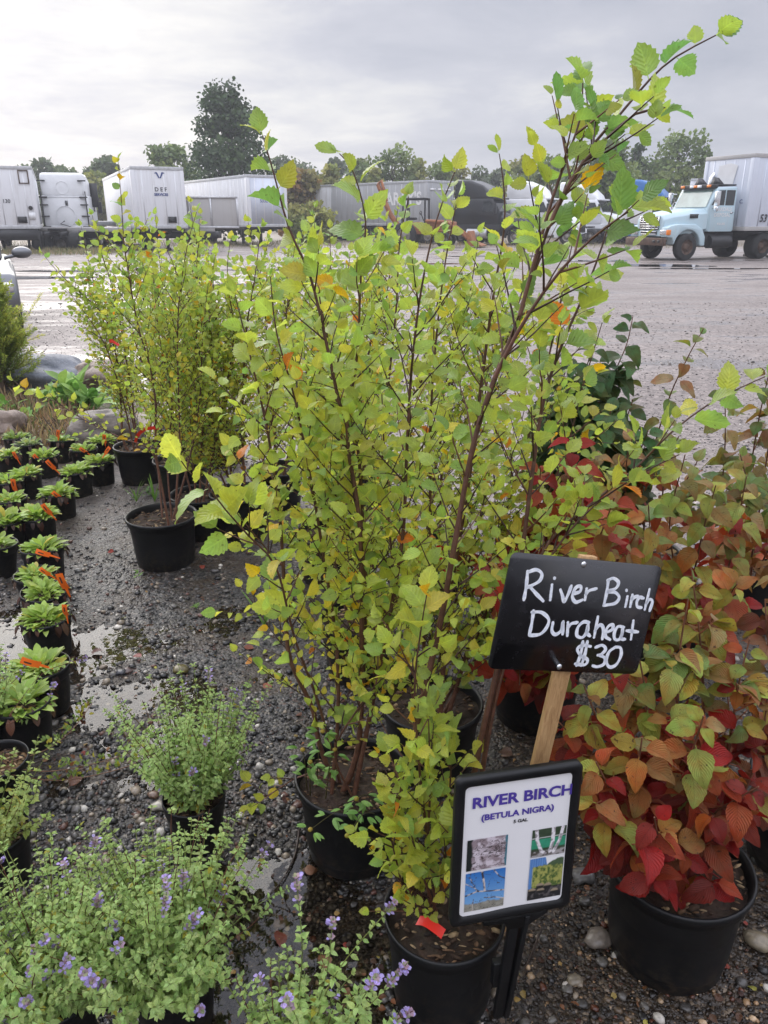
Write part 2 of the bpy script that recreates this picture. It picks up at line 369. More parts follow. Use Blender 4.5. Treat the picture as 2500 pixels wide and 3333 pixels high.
# ------------------------------------------------------------------ ground
PUD = [(430, 2110, .18, .18, .0135), (320, 2330, .18, .15, .0135), (560, 2440, .26, .10, .011), (250, 2130, .15, .2, .014), (480, 2260, .18, .13, .011),
       (1000, 2990, .20, .16, .020), (760, 3060, .22, .14, .018), (640, 2860, .18, .10, .014), (760, 2020, .20, .22, .012), (900, 2180, .14, .14, .010),
       (40, 2080, .25, .30, .018), (330, 2560, .30, .07, .010), (620, 2300, .10, .16, .012), (930, 2850, .10, .10, .012), (1080, 3260, .16, .12, .012), (720, 3280, .3, .12, .014)]
PUDW = [(G(u, v)[0], G(u, v)[1], rx, ry, d) for u, v, rx, ry, d in PUD]
def hground(x, y):
    x = np.asarray(x, float); y = np.asarray(y, float)
    near = np.clip((7.0 - y) / 3.0, 0, 1) * np.clip((3.5 - np.abs(x + 0.5)) / 1.0, 0, 1)
    b = 0.010 + 0.009*(vnoise(x*7, y*7, 1) - .5) + 0.007*(vnoise(x*19, y*19, 2) - .5) + 0.006*(vnoise(x*47, y*47, 3) - .5) + 0.004*(vnoise(x*95, y*95, 4) - .5)
    for cx, cy, rx, ry, d in PUDW:
        q = ((x-cx)/rx)**2 + ((y-cy)/ry)**2
        b = b - d*np.exp(-q*0.9)
    far = 0.008 + 0.012*(vnoise(x*0.5, y*0.5, 6) - .5) + 0.008*(vnoise(x*2.1, y*2.1, 7) - .5) + 0.004*(vnoise(x*9, y*9, 8) - .5)
    far = far * np.clip(1 - (y - 120) / 60, 0, 1)
    return b*near + far*(1-near)
def graded(a, b, step, lo, hi, g):
    c = list(np.arange(a, b, step)); s = step; x = c[-1]
    while x < hi: s *= g; x += s; c.append(x)
    s = step; x = c[0]; p = []
    while x > lo: s *= g; x -= s; p.append(x)
    return np.array(p[::-1] + c)
xs = graded(-2.5, 1.5, 0.0125, -900, 900, 1.055); ys = graded(0.45, 4.6, 0.0125, -60, 1600, 1.03)
X, Y = np.meshgrid(xs, ys, indexing='ij'); Z = hground(X, Y); nx, ny = X.shape
mb = MB(); i, j = np.meshgrid(np.arange(nx-1), np.arange(ny-1), indexing='ij')
mb.add(np.stack([X, Y, Z], -1).reshape(-1, 3), np.stack([i*ny+j, (i+1)*ny+j, (i+1)*ny+j+1, i*ny+j+1], -1).reshape(-1, 4))
m = NM('wet_gravel'); co = m.coord(); sx = m.n('ShaderNodeSeparateXYZ'); m.l(co, sx.inputs[0])
v1 = m.vor(co, 95.0); v2 = m.vor(co, 42.0); nl = m.noise(co, 1.3, 6, 0.6); nf = m.noise(co, 160, 4)
stone = m.ramp(m.noise(v1.outputs['Color'], 3.3, 0), [(0.30, (0.014, 0.0135, 0.013)), (0.5, (0.035, 0.033, 0.031)), (0.60, (0.075, 0.07, 0.064)), (0.68, (0.17, 0.15, 0.125)), (0.74, (0.06, 0.03, 0.022))])
brown = m.ramp(m.noise(v1.outputs['Color'], 3.3, 0), [(0.30, (0.014, 0.0095, 0.006)), (0.55, (0.03, 0.020, 0.012)), (0.66, (0.075, 0.052, 0.032)), (0.73, (0.17, 0.13, 0.09))])
rt = m.math('MULTIPLY', m.rng(m.math('ADD', sx.outputs[0], m.math('MULTIPLY', m.math('SUBTRACT', nl, 0.5), 0.5)), 0.10, 0.40, 0, 1), m.rng(sx.outputs[1], 2.2, 3.2, 1, 0))
mudp = m.rng(m.noise(co, 3.2, 5, 0.6), 0.44, 0.58, 0, 0.85); nearc = m.mix(rt, m.mix(mudp, stone, (0.042, 0.029, 0.018)), brown)
v3 = m.vor(co, 34.0); nfar = m.noise(m.coord((0.22, 0.62, 1)), 1.0, 7, 0.62, 0.5); nf2 = m.noise(m.coord((0.6, 1.6, 1)), 1.0, 6, 0.6)
grain = m.noise(m.coord(), 15.0, 6, 0.8)
farc = m.ramp(nfar, [(0.30, (0.13, 0.108, 0.098)), (0.5, (0.205, 0.172, 0.155)), (0.68, (0.28, 0.24, 0.218))])
farc = m.mix(1.0, farc, m.ramp(grain, [(0.30, (0.22,)*3), (0.47, (0.85,)*3), (0.60, (1.35,)*3), (0.72, (2.1,)*3)]), 'MULTIPLY')
fm = m.rng(m.math('ADD', sx.outputs[1], m.math('MULTIPLY', sx.outputs[0], 0.5)), 3.0, 5.2, 0, 1)
# bare earth bed among the boulders at the left
bed = m.math('MULTIPLY', m.rng(m.math('ADD', sx.outputs[0], m.math('MULTIPLY', nl, 0.8)), -1.75, -1.45, 1, 0), m.math('MULTIPLY', m.rng(sx.outputs[1], 4.9, 5.3, 0, 1), m.rng(m.math('ADD', sx.outputs[1], nl), 7.4, 8.0, 1, 0)))
verge = m.rng(m.math('ADD', sx.outputs[1], m.math('MULTIPLY', nf2, 10.0)), 52, 58, 0, 1)
col = m.mix(fm, nearc, farc); col = m.mix(bed, col, (0.11, 0.08, 0.05)); col = m.mix(m.math('MULTIPLY', verge, 0.7), col, (0.16, 0.12, 0.07))
wet = m.rng(m.math('ADD', m.math('MULTIPLY', nfar, 0.6), m.math('MULTIPLY', nf2, 0.4)), 0.50, 0.58, 0, 1)
wet = m.math('MULTIPLY', wet, m.rng(sx.outputs[1], 4.0, 7.0, 0, 1)); wet = m.math('MULTIPLY', wet, m.math('SUBTRACT', 1.0, m.math('MAXIMUM', bed, verge)))
col = m.mix(m.math('MULTIPLY', wet, 0.45), col, (0.06, 0.054, 0.05))
m.base(col)
rn = m.rng(nf, 0.3, 0.7, 0.26, 0.5); rf = m.mix(wet, (0.62,)*3, (0.19,)*3)
m.l(m.mix(fm, rn, rf), m.p.inputs['Roughness']); m.p.inputs['Specular IOR Level'].default_value = 0.5
hb = m.math('ADD', m.math('MULTIPLY', v1.outputs['Distance'], -0.55), m.math('ADD', m.math('MULTIPLY', v2.outputs['Distance'], -0.6), m.math('MULTIPLY', grain, 0.8)))
hb = m.math('MULTIPLY', hb, m.math('SUBTRACT', 1.0, m.math('MULTIPLY', wet, 0.93))); m.bump(hb, 0.75, 0.012)
M['ground'] = m.m
g = mb.build('ground', M['ground'], smooth=True); tag(g, kind='structure')

# water: see-through with a mirror at grazing angles
m = NM('puddle_water'); m.t.nodes.remove(m.p)
fr = m.n('ShaderNodeFresnel'); fr.inputs[0].default_value = 1.36; tr = m.n('ShaderNodeBsdfTransparent'); tr.inputs[0].default_value = (0.72, 0.66, 0.56, 1)
gl = m.n('ShaderNodeBsdfGlossy'); gl.inputs[0].default_value = (1, 1, 1, 1); gl.inputs[1].default_value = 0.015
bp = m.n('ShaderNodeBump'); bp.inputs['Strength'].default_value = 0.05; bp.inputs['Distance'].default_value = 0.01; m.l(m.noise(m.coord(), 14, 2), bp.inputs['Height'])
m.l(bp.outputs[0], gl.inputs['Normal']); ms = m.n('ShaderNodeMixShader'); m.l(m.math('MULTIPLY', fr.outputs[0], 1.15, clamp=True), ms.inputs[0]); m.l(tr.outputs[0], ms.inputs[1]); m.l(gl.outputs[0], ms.inputs[2]); m.l(ms.outputs[0], m.out.inputs[0])
M['water'] = m.m
mb = MB(); mb.add([(-2.4, .5, 0), (1.0, .5, 0), (1.0, 3.9, 0), (-2.4, 3.9, 0)], np.array([(0, 1, 2, 3)]))
tag(mb.build('puddle_water', M['water']), kind='structure')
m = NM('far_puddle'); m.base((0.035, 0.032, 0.03)).set(0.04, spec=0.6); n = m.noise(m.coord(), 3.0, 2); m.bump(n, 0.02, 0.01); M['puddle'] = m.m
def puddle(u, v, rx, ry, seed):
    c = G(u, v); a = np.linspace(0, 2*pi, 72, endpoint=False); r = 0.55 + 0.9*vnoise(np.cos(a)*2.6+9, np.sin(a)*2.6+9, seed) + 0.25*(vnoise(np.cos(a)*7+20, np.sin(a)*7+20, seed+50) - .5)
    p = np.stack([c[0] + rx*r*np.cos(a), c[1] + ry*r*np.sin(a), np.full(72, 0.019)], -1)
    mb = MB(); mb.add(np.vstack([[c[0], c[1], 0.019], p]), [(0, k+1, (k+1) % 72+1) for k in range(72)])
    tag(mb.build('puddle', M['puddle']), kind='structure')
for k, q in enumerate([(2160, 866, 1.6, .9, 1), (2330, 876, 2.6, .35, 2), (1900, 850, 1.6, .5, 3), (170, 884, 2.2, .35, 4), (120, 905, 1.8, .5, 5), 
                       (1300, 860, 3.0, .5, 8), (1000, 880, 2.4, .5, 9), (1620, 835, 2.2, .6, 15), (760, 930, 2.2, .4, 16)]):
    puddle(*q)

# loose gravel
def ico(sub):
    t = (1+5**.5)/2; v = [unit(p) for p in [(-1,t,0),(1,t,0),(-1,-t,0),(1,-t,0),(0,-1,t),(0,1,t),(0,-1,-t),(0,1,-t),(t,0,-1),(t,0,1),(-t,0,-1),(-t,0,1)]]
    f = [(0,11,5),(0,5,1),(0,1,7),(0,7,10),(0,10,11),(1,5,9),(5,11,4),(11,10,2),(10,7,6),(7,1,8),(3,9,4),(3,4,2),(3,2,6),(3,6,8),(3,8,9),(4,9,5),(2,4,11),(6,2,10),(8,6,7),(9,8,1)]
    for _ in range(sub):
        cache = {}; nf = []
        def mid(a, b):
            k = (min(a, b), max(a, b))
            if k not in cache: v.append(unit((v[a]+v[b])/2)); cache[k] = len(v)-1
            return cache[k]
        for a, b, c in f:
            x, y, z = mid(a, b), mid(b, c), mid(c, a); nf += [(a,x,z),(b,y,x),(c,z,y),(x,y,z)]
        f = nf
    return np.array(v), np.array(f)
ICO = [ico(0), ico(1), ico(2), ico(4)]
def rand_rot(k):
    q = rng.normal(size=(k, 4)); q /= np.linalg.norm(q, axis=1)[:, None]; w, x, y, z = q.T
    return np.stack([np.stack([1-2*(y*y+z*z), 2*(x*y-z*w), 2*(x*z+y*w)], -1), np.stack([2*(x*y+z*w), 1-2*(x*x+z*z), 2*(y*z-x*w)], -1), np.stack([2*(x*z-y*w), 2*(y*z+x*w), 1-2*(x*x+y*y)], -1)], 1)
mb = MB(); K = 56000
uu = rng.uniform(-80, 2600, K); vv = rng.uniform(1420, 3420, K)
P = np.array([G(a, b) for a, b in zip(uu, vv)]); ok = (P[:, 1] < 6.5) & (rng.uniform(0, 1, K) < .25 + 1.1*vnoise(P[:, 0]*4.5, P[:, 1]*4.5, 31)); P = P[ok]; K = len(P)
P[:, :2] += rng.normal(size=(K, 2)) * .004
size = np.clip(np.exp(rng.normal(-5.4, 0.55, K)), .002, .018)
pal = np.array([(.011, .0105, .010), (.022, .020, .019), (.045, .041, .037), (.09, .082, .072), (.21, .17, .125), (.42, .39, .34), (.09, .04, .028)])
pw = np.array([.30, .28, .18, .10, .06, .03, .05])
ci = rng.choice(7, K, p=pw / pw.sum()); col = pal[ci] * rng.uniform(.7, 1.3, (K, 1)); bro = (P[:, 0] > 0.22) & (P[:, 1] < 2.6)
col[bro] = col[bro] * np.array([.95, .72, .50]); size[bro] *= .62
for q in range(6):
    t = ICO[0][0] * (1 + rng.normal(0, .16, (12, 1))); I = np.arange(K) % 6 == q; k = I.sum()
    R = rand_rot(k) * np.stack([size[I]]*3, -1)[:, None, :] * rng.uniform(.65, 1.2, (k, 1, 3)); R[:, 2, :] *= .62
    T = P[I].copy(); T[:, 2] = hground(T[:, 0], T[:, 1]) + size[I]*.12
    mb.inst((t, ICO[0][1], np.zeros((12, 2))), R, T, col[I])
K = 420; uu = rng.uniform(-80, 2600, K); vv = rng.uniform(1700, 3420, K); P = np.array([G(a, b) for a, b in zip(uu, vv)])
size = rng.uniform(.008, .017, K); col = pal[rng.choice(7, K, p=np.array([.1, .2, .25, .2, .14, .05, .06]))] * rng.uniform(.7, 1.2, (K, 1))
for q in range(6):
    t = ICO[1][0] * (1 + rng.normal(0, .09, (42, 1))); I = np.arange(K) % 6 == q; k = I.sum()
    R = rand_rot(k) * np.stack([size[I]]*3, -1)[:, None, :] * rng.uniform(.7, 1.25, (k, 1, 3)); R[:, 2, :] *= .6
    T = P[I].copy(); T[:, 2] = hground(T[:, 0], T[:, 1]) + size[I]*.2
    mb.inst((t, ICO[1][1], np.zeros((42, 2))), R, T, col[I])
K = 15000; uu = rng.uniform(-100, 2600, K); vv = 985 + 480*rng.uniform(0, 1, K)**1.0; P = np.array([G(a, b) for a, b in zip(uu, vv)]); ok = ~((P[:, 0] < -1.7) & (P[:, 1] > 4.8) & (P[:, 1] < 8)); P = P[ok]; K = len(P)
size = np.clip(np.exp(rng.normal(-4.9, .4, K)), .004, .024)*(.6 + P[:, 1]*.05); col = np.array([(.055, .046, .041), (.13, .11, .097), (.24, .205, .182), (.42, .38, .34), (.028, .024, .021)])[rng.choice(5, K, p=[.3, .27, .18, .08, .17])]*rng.uniform(.75, 1.25, (K, 1))
for q in range(4):
    t = ICO[0][0] * (1 + rng.normal(0, .16, (12, 1))); I = np.arange(K) % 4 == q; k = I.sum()
    R = rand_rot(k) * np.stack([size[I]]*3, -1)[:, None, :] * rng.uniform(.65, 1.2, (k, 1, 3)); R[:, 2, :] *= .6
    T = P[I].copy(); T[:, 2] = hground(T[:, 0], T[:, 1]) + size[I]*.1
    mb.inst((t, ICO[0][1], np.zeros((12, 2))), R, T, col[I])
tag(mb.build('gravel', M['pebble'], smooth=False), kind='stuff')

def stone(u, v, r, col, label, name='stone', sq=.6, sub=2, mat=None, seed=0, group=None, sx=1.0, sy=1.0, z=None):
    V, F = ICO[sub]; c = G(u, v); c[2] = float(hground(c[0], c[1])) if z is None else z
    d = 1 + .55*(vnoise(V[:, 0]*1.7+seed, V[:, 1]*1.7+V[:, 2]*1.3, seed) - .5)*2*.6 + .12*(vnoise(V[:, 0]*4+V[:, 2]*3, V[:, 1]*4-V[:, 2]*2+seed, seed+3) - .5) + (.05*(vnoise(V[:, 0]*11+V[:, 2]*9, V[:, 1]*11+seed, seed+5) - .5) if sub > 2 else 0)
    v = V * d[:, None] * np.array([r*sx, r*sy, r*sq]); v[:, 2] += r*sq*.45
    mb = MB(); mb.add(v, F, col); o = mb.build(name, mat or M['pebble'], smooth=True); o.location = tuple(c)
    return tag(o, label, 'boulder' if name == 'boulder' else 'stone', group)
stone(352, 1440, .245, (.2, .2, .2), 'large rounded grey boulder with pale bands behind the tagged pots', 'boulder', .72, 3, M['rock1'], 4, sx=1.05)
stone(-10, 1425, .22, (.2, .2, .2), 'smooth pinkish brown boulder cut by the left edge', 'boulder', .62, 3, M['rock3'], 9)
stone(128, 1258, .46, (.2, .2, .2), 'flat slate blue boulder beside the evergreen shrub', 'boulder', .5, 3, M['rock2'], 14, sx=1.15)
stone(345, 1262, .34, (.2, .2, .2), 'brown boulder half hidden behind broadleaf weeds', 'boulder', .6, 3, M['rock3'], 21)
for q in [(522, 2636, .028, (.5, .46, .38), 'flat cream stone beside the pot of the middle catmint', 1), (588, 2185, .034, (.16, .13, .045), 'mossy yellowish stone among the wet gravel', 2),
          (500, 2595, .02, (.20, .12, .08), 'small brown stone left of the cream stone', 3), (700, 1866, .02, (.13, .12, .115), 'grey stone in front of the lone left birch pot', 4),
          (1948, 3075, .036, (.26, .22, .18), 'angular tan stone on brown soil below the red shrub pot', 5), (1895, 2865, .034, (.22, .21, .2), 'pale grey stone right of the photo sign', 6),
          (2466, 3085, .036, (.30, .25, .17), 'tan stone at the right edge of the brown soil', 7), (1942, 2735, .036, (.14, .14, .135), 'dark grey stone under the lowest red leaves', 8),
          (255, 1866, .02, (.3, .29, .27), 'pale pebble beside the tagged pots', 9), (415, 2190, .024, (.15, .10, .09), 'reddish round stone in the shallow puddle', 10), (395, 2195, .022, (.05, .05, .06), 'dark stone touching the reddish round one', 11),
          (1870, 3200, .02, (.3, .25, .18), 'small tan stone near the bottom of the soil', 12), (168, 2365, .024, (.22, .2, .18), 'flat grey stone in water below the left pots', 13)]:
    stone(q[0], q[1], q[2]*.82, tuple(np.array(q[3])*.62), q[4], seed=q[5]*7, sub=1, sx=1.2, group='loose stones on the ground')

# ------------------------------------------------------------------ leaf shapes
def leaf_tmpl(rows, wmax, peak, tip, serr, fold, curl, cols=3, petiole=0.14, base_round=0.5, wav=0.0, twist=0.0):
    V = []; U = []; F = []
    ts = np.linspace(0, 1, rows)
    cs = np.linspace(-1, 1, cols)
    for i, t in enumerate(ts):
        kk = math.log(.5)/math.log(peak); w = wmax * max(0.0, math.sin(pi*min(1.0, t)**kk))**base_round
        if 0 < i < rows-1: w *= 1 + serr*(1 if i % 2 else -1)
        if i == 0: w = max(w, wmax*.1)
        if i == rows-1: w = wmax*.02
        sh = serr*0.35*(1 if i % 2 else -1)*(0 if i in (0, rows-1) else 1)/2
        for c in cs:
            a = curl*t
            y = t + sh*abs(c); x = c*w
            z = fold*abs(x) - curl*.5*t*t + wav*math.sin(t*9 + c*2)*abs(c)
            ct, st_ = cos(twist*t), sin(twist*t); V.append((x*ct - z*st_, petiole + y*(1-petiole), x*st_ + z*ct)); U.append((c, t))
    for i in range(rows-1):
        for k in range(cols-1): a = i*cols+k; F.append((a, a+1, a+cols+1, a+cols))
    if petiole > 0:
        n = len(V); V += [(-.012, 0, 0), (.012, 0, 0), (.012, petiole, 0), (-.012, petiole, 0)]; U += [(0, 0)]*4; F.append((n, n+1, n+2, n+3))
    return np.array(V), np.array(F), np.array(U)
T_BIRCH = [leaf_tmpl(14, .33, .36, 1.35, .085, f, c, base_round=.78, wav=w, twist=tw) for f, c, w, tw in ((.35, .25, .012, .3), (.15, .6, .02, -.6), (.6, .15, .02, .2), (.25, -.25, .015, .7), (.1, .9, .03, -.3), (.8, .35, .01, .5))]
T_VIB = [leaf_tmpl(13, .34, .40, 1.7, .03, f, c, 5, .10, .72, w, tw) for f, c, w, tw in ((.25, .55, .02, .2), (.5, .9, .03, -.4), (.1, .35, .03, .1), (.7, .6, .02, .5), (.3, 1.2, .035, -.2))]
T_MINT = [leaf_tmpl(8, .25, .36, 1.4, .06, f, c, 3, .12, .8) for f, c in ((.5, .3), (.3, .6))]
T_PER = [leaf_tmpl(9, .20, .58, 2.0, .0, f, c, 3, .0, .8) for f, c in ((.4, .5), (.3, .9), (.5, .2))]
T_WEED = [leaf_tmpl(8, .15, .42, 1.5, .05, f, c, 3, .05, .6) for f, c in ((.3, .3), (.2, .6))]
T_BROAD = [leaf_tmpl(10, .17, .5, 1.7, .03, f, c, 3, .12, .7, .02) for f, c in ((.3, .4), (.2, .9))]
T_FAR = [leaf_tmpl(5, .40, .48, 1.5, .0, .3, .2, 3, .0, .6)]

def frames(D, N):
    """rows of leaf frames: y along D, z near N"""
    D = D / (np.linalg.norm(D, axis=1)[:, None] + 1e-9); Xv = np.cross(D, N); Xv /= np.linalg.norm(Xv, axis=1)[:, None] + 1e-9
    Nn = np.cross(Xv, D); return np.stack([Xv, D, Nn], -1)
class Leaves:
    def __init__(s): s.p = []; s.d = []; s.n = []; s.s = []; s.c = []
    def add(s, p, d, n, size, c): s.p.append(p); s.d.append(d); s.n.append(n); s.s.append(size); s.c.append(c)
    def into(s, mb, tm):
        if not s.p: return
        P = np.array(s.p); R = frames(np.array(s.d), np.array(s.n)) * np.array(s.s)[:, None, None]; C = np.array(s.c); idx = rng.integers(0, len(tm), len(P))
        for q in range(len(tm)):
            I = idx == q
            if I.any(): mb.inst(tm[q], R[I], P[I], C[I])
def jit(c, a=.18): return np.clip(np.asarray(c) * (1 + random.uniform(-a, a)) * (1 + np.array([random.uniform(-a, a)*.5, random.uniform(-a, a)*.3, random.uniform(-a, a)*.5])), 0, 1)
def lerp(a, b, t): return np.asarray(a)*(1-t) + np.asarray(b)*t
def pick(*opts):
    r = random.random()*sum(w for w, _ in opts)
    for w, c in opts:
        r -= w
        if r <= 0: return np.array(c)
    return np.array(opts[-1][1])

# ------------------------------------------------------------------ pots
def add_pot(parent, R, h, ribs=0, soilc=(.035, .022, .014), chip=70, soil_drop=.035, name='pot', tilt=None):
    mb = MB(); wob = (lambda a, z: (0.010*np.clip(np.cos(ribs*a), .2, 1) if z < h*.8 else 0*a)) if ribs else None
    mb.lathe([(0.001, .002), (.80*R, .002), (.825*R, .010), (.94*R, h-.046), (.955*R, h-.040), (.985*R, h-.038), (.99*R, h-.024), (1.02*R, h-.021), (1.035*R, h-.006), (1.02*R, h), (.985*R, h-.001), (.965*R, h-.012), (.945*R, h-.03), (.93*R, h-.05), (.86*R, .05), (.80*R, .012), (.001, .011)], 72 if ribs else 44, wob=wob)
    o = mb.build(name, M['pot'], parent, smooth=True)
    mb = MB(); rr = np.linspace(0, .945*R, 9); aa = np.linspace(0, 2*pi, 28, endpoint=False); V = []; Cc = []
    zs = h - soil_drop
    for r in rr:
        for a in aa:
            x, y = r*cos(a), r*sin(a); z = zs + .026*(float(vnoise(x*50+7, y*50, 3)) - .5) + .008*(1-(r/R)**2)
            V.append((x, y, z)); Cc.append(jit(soilc, .3))
    F = [(i*28+j, (i+1)*28+j, (i+1)*28+(j+1) % 28, i*28+(j+1) % 28) for i in range(8) for j in range(28)]
    mb.add(V, np.array(F), np.array(Cc))
    K = int(chip*1.9); a = rng.uniform(0, 2*pi, K); r = .9*R*np.sqrt(rng.uniform(0, 1, K)); T = np.stack([r*np.cos(a), r*np.sin(a), zs + .010 + rng.uniform(0, .006, K)], -1)
    sc = rng.uniform(.005, .018, K); Rm = rand_rot(K)*.35 + np.eye(3)*.65; Rm = Rm*np.stack([sc, sc*.45, sc*.3], -1)[:, None, :]
    cc = np.array([pick((3, (.05, .03, .018)), (3, (.13, .075, .04)), (2, (.28, .2, .11)), (1.2, (.018, .012, .009))) for _ in range(K)])
    mb.inst((ICO[0][0], ICO[0][1], np.zeros((12, 2))), Rm, T, cc)
    mb.build('soil', M['soil'], parent)
    return o
BARK_B = (.13, .058, .035); BARK_B2 = (.05, .022, .016)

def birch_col(t, green, warm):
    r = random.random()
    if r < .030*warm*(1.25-t): return jit((.62, .40, .02), .2)
    if r < .042*warm*(1.2-t): return jit((.62, .22, .02), .2)
    low = pick((4, (.50, .56, .085)), (3, (.42, .53, .09)), (1.2, (.62, .56, .08)), (1.6, (.30, .46, .10)))
    high = pick((4, (.25, .39, .08)), (2.2, (.36, .46, .075)), (2.4, (.16, .31, .09)), (.5, (.40, .42, .06)), (.4, (.25, .27, .06)))
    k = np.clip((t - .30)*1.35 + random.uniform(-.22, .22) + green, 0, 1)
    return jit(lerp(low, high, k), .16)

def add_leaf(L, p, t, side, size, c, up=0.0, drop=0.0):
    d = unit(t*.55 + side*.85 + np.array([0, 0, up - drop + random.uniform(-.3, .25)]))
    n = np.array([random.gauss(0, .55), random.gauss(0, .55) - .25, .75 + random.gauss(0, .3)])
    L.add(p, d, n, size, c)

def grow(mbS, L, path, r0, r1, tl, lsize, z0, z1, green, warm, start=.12, dens=1.0, bark=BARK_B, tip_leaf=1.25, kwtop=.80):
    """a main stem with alternate twigs and leaves"""
    n = len(path); seg = np.linalg.norm(np.diff(path, axis=0), axis=1); cum = np.concatenate([[0], np.cumsum(seg)]); Ltot = cum[-1]
    fr = cum / Ltot; rad = r0*(1-fr)**.8*.86 + r1*.8 + r0*.06*(1-fr)
    cols = np.repeat(lerp(bark, BARK_B2, .0)[None]*(1 - .45*fr[:, None]), 7, 0)
    mbS.tube(path, rad, 7, cols)
    T = np.gradient(path, axis=0); T /= np.linalg.norm(T, axis=1)[:, None]
    s = start*Ltot; az = random.uniform(0, 6.28)
    tt = lambda z: (z - z0) / (z1 - z0)
    while s < Ltot:
        f = s / Ltot; i = min(n-1, int(np.searchsorted(cum, s))); p = path[i]; t = T[i]; az += 2.4 + random.uniform(-.5, .5)
        a = unit(np.cross(t, (0.3, 1, .2))); b = np.cross(t, a); rad_d = a*cos(az) + b*sin(az)
        if f < kwtop and random.random() < (.72 + .4*f):
            Lt = tl*(1-f)**.55*random.uniform(.45, 1.2) + .04
            d = unit(t*.75 + rad_d*.75 + np.array([0, 0, .12])); m_ = max(3, int(Lt/.03)); q = [p]; dd = d
            for _ in range(m_):
                dd = unit(dd + np.array([random.gauss(0, .07), random.gauss(0, .07), .035])); q.append(q[-1] + dd*Lt/m_)
            q = np.array(q); mbS.tube(q, np.linspace(.0021, .0008, len(q)), 4, BARK_B2 if random.random() < .6 else BARK_B, False)
            x = .028; sd = random.choice((-1, 1)); aa = unit(np.cross(d, (random.gauss(0, 1), random.gauss(0, 1), 1.5)))
            while x < Lt:
                k = min(m_, int(x/Lt*m_)+1); pp = q[k-1] + (q[k]-q[k-1])*((x/Lt*m_) % 1)
                add_leaf(L, pp, dd, aa*sd, lsize*random.uniform(.45, 1.15)*(0.40+.64*f), birch_col(tt(pp[2]), green, warm)); sd = -sd
                if Lt > .16 and random.random() < .45 and x < Lt*.75:
                    ls = random.uniform(.04, .11); d2 = unit(dd + aa*sd*.9); e2 = pp + d2*ls; mbS.tube([pp, pp+d2*ls*.5+np.array([0, 0, .004]), e2], [.0013, .001, .0006], 3, BARK_B2, False)
                    for w in np.arange(.025, ls, .024): add_leaf(L, pp+d2*w, d2, unit(np.cross(d2, (random.gauss(0, 1), random.gauss(0, 1), 1)))*random.choice((-1, 1)), lsize*random.uniform(.5, .95)*(0.40+.5*f), birch_col(tt(pp[2]), green, warm))
                    add_leaf(L, e2, d2, np.zeros(3), lsize*.75, birch_col(tt(pp[2]), green, warm))
                x += random.uniform(.019, .032)/dens
            add_leaf(L, q[-1], dd, np.zeros(3), lsize*random.uniform(.7, 1.05)*(0.40+.64*f), birch_col(tt(q[-1][2]), green, warm))
            s += random.uniform(.021, .037)/dens
        else:
            add_leaf(L, p, t, rad_d, lsize*tip_leaf*random.uniform(.75, 1.1)*(1 - .35*max(0, f-.9)/.1), birch_col(tt(p[2]), green, warm), up=.1); s += random.uniform(.022, .036)
    add_leaf(L, path[-1], T[-1], np.zeros(3), lsize*.9, birch_col(tt(path[-1][2]), green, warm))

def ribbon_mb(p, tang, tail, w=.018):
    mb = MB(); ring = []; a = unit(np.cross(tang, (1, .2, .1))); b = np.cross(tang, a); A = np.linspace(0, 2*pi, 11)
    lo = [p + .012*(a*cos(t)+b*sin(t)) - tang*w/2 for t in A]; hi = [p + .012*(a*cos(t)+b*sin(t)) + tang*w/2 for t in A]
    mb.add(np.array(lo+hi), np.array([(k, k+1, 12+k, 11+k) for k in range(10)]))
    q = catmull(np.array(tail), .015); sd = unit(np.cross(q[-1]-q[0], (0.1, 1, 0.3)))*w/2; n = len(q); tw = [sd*cos(.9*k/n) + np.array([0, 1, 0])*w/2*sin(.9*k/n) for k in range(n)]
    mb.add(np.vstack([q - np.array(tw), q + np.array(tw)]), np.array([(k, k+1, n+k+1, n+k) for k in range(n-1)])); return mb

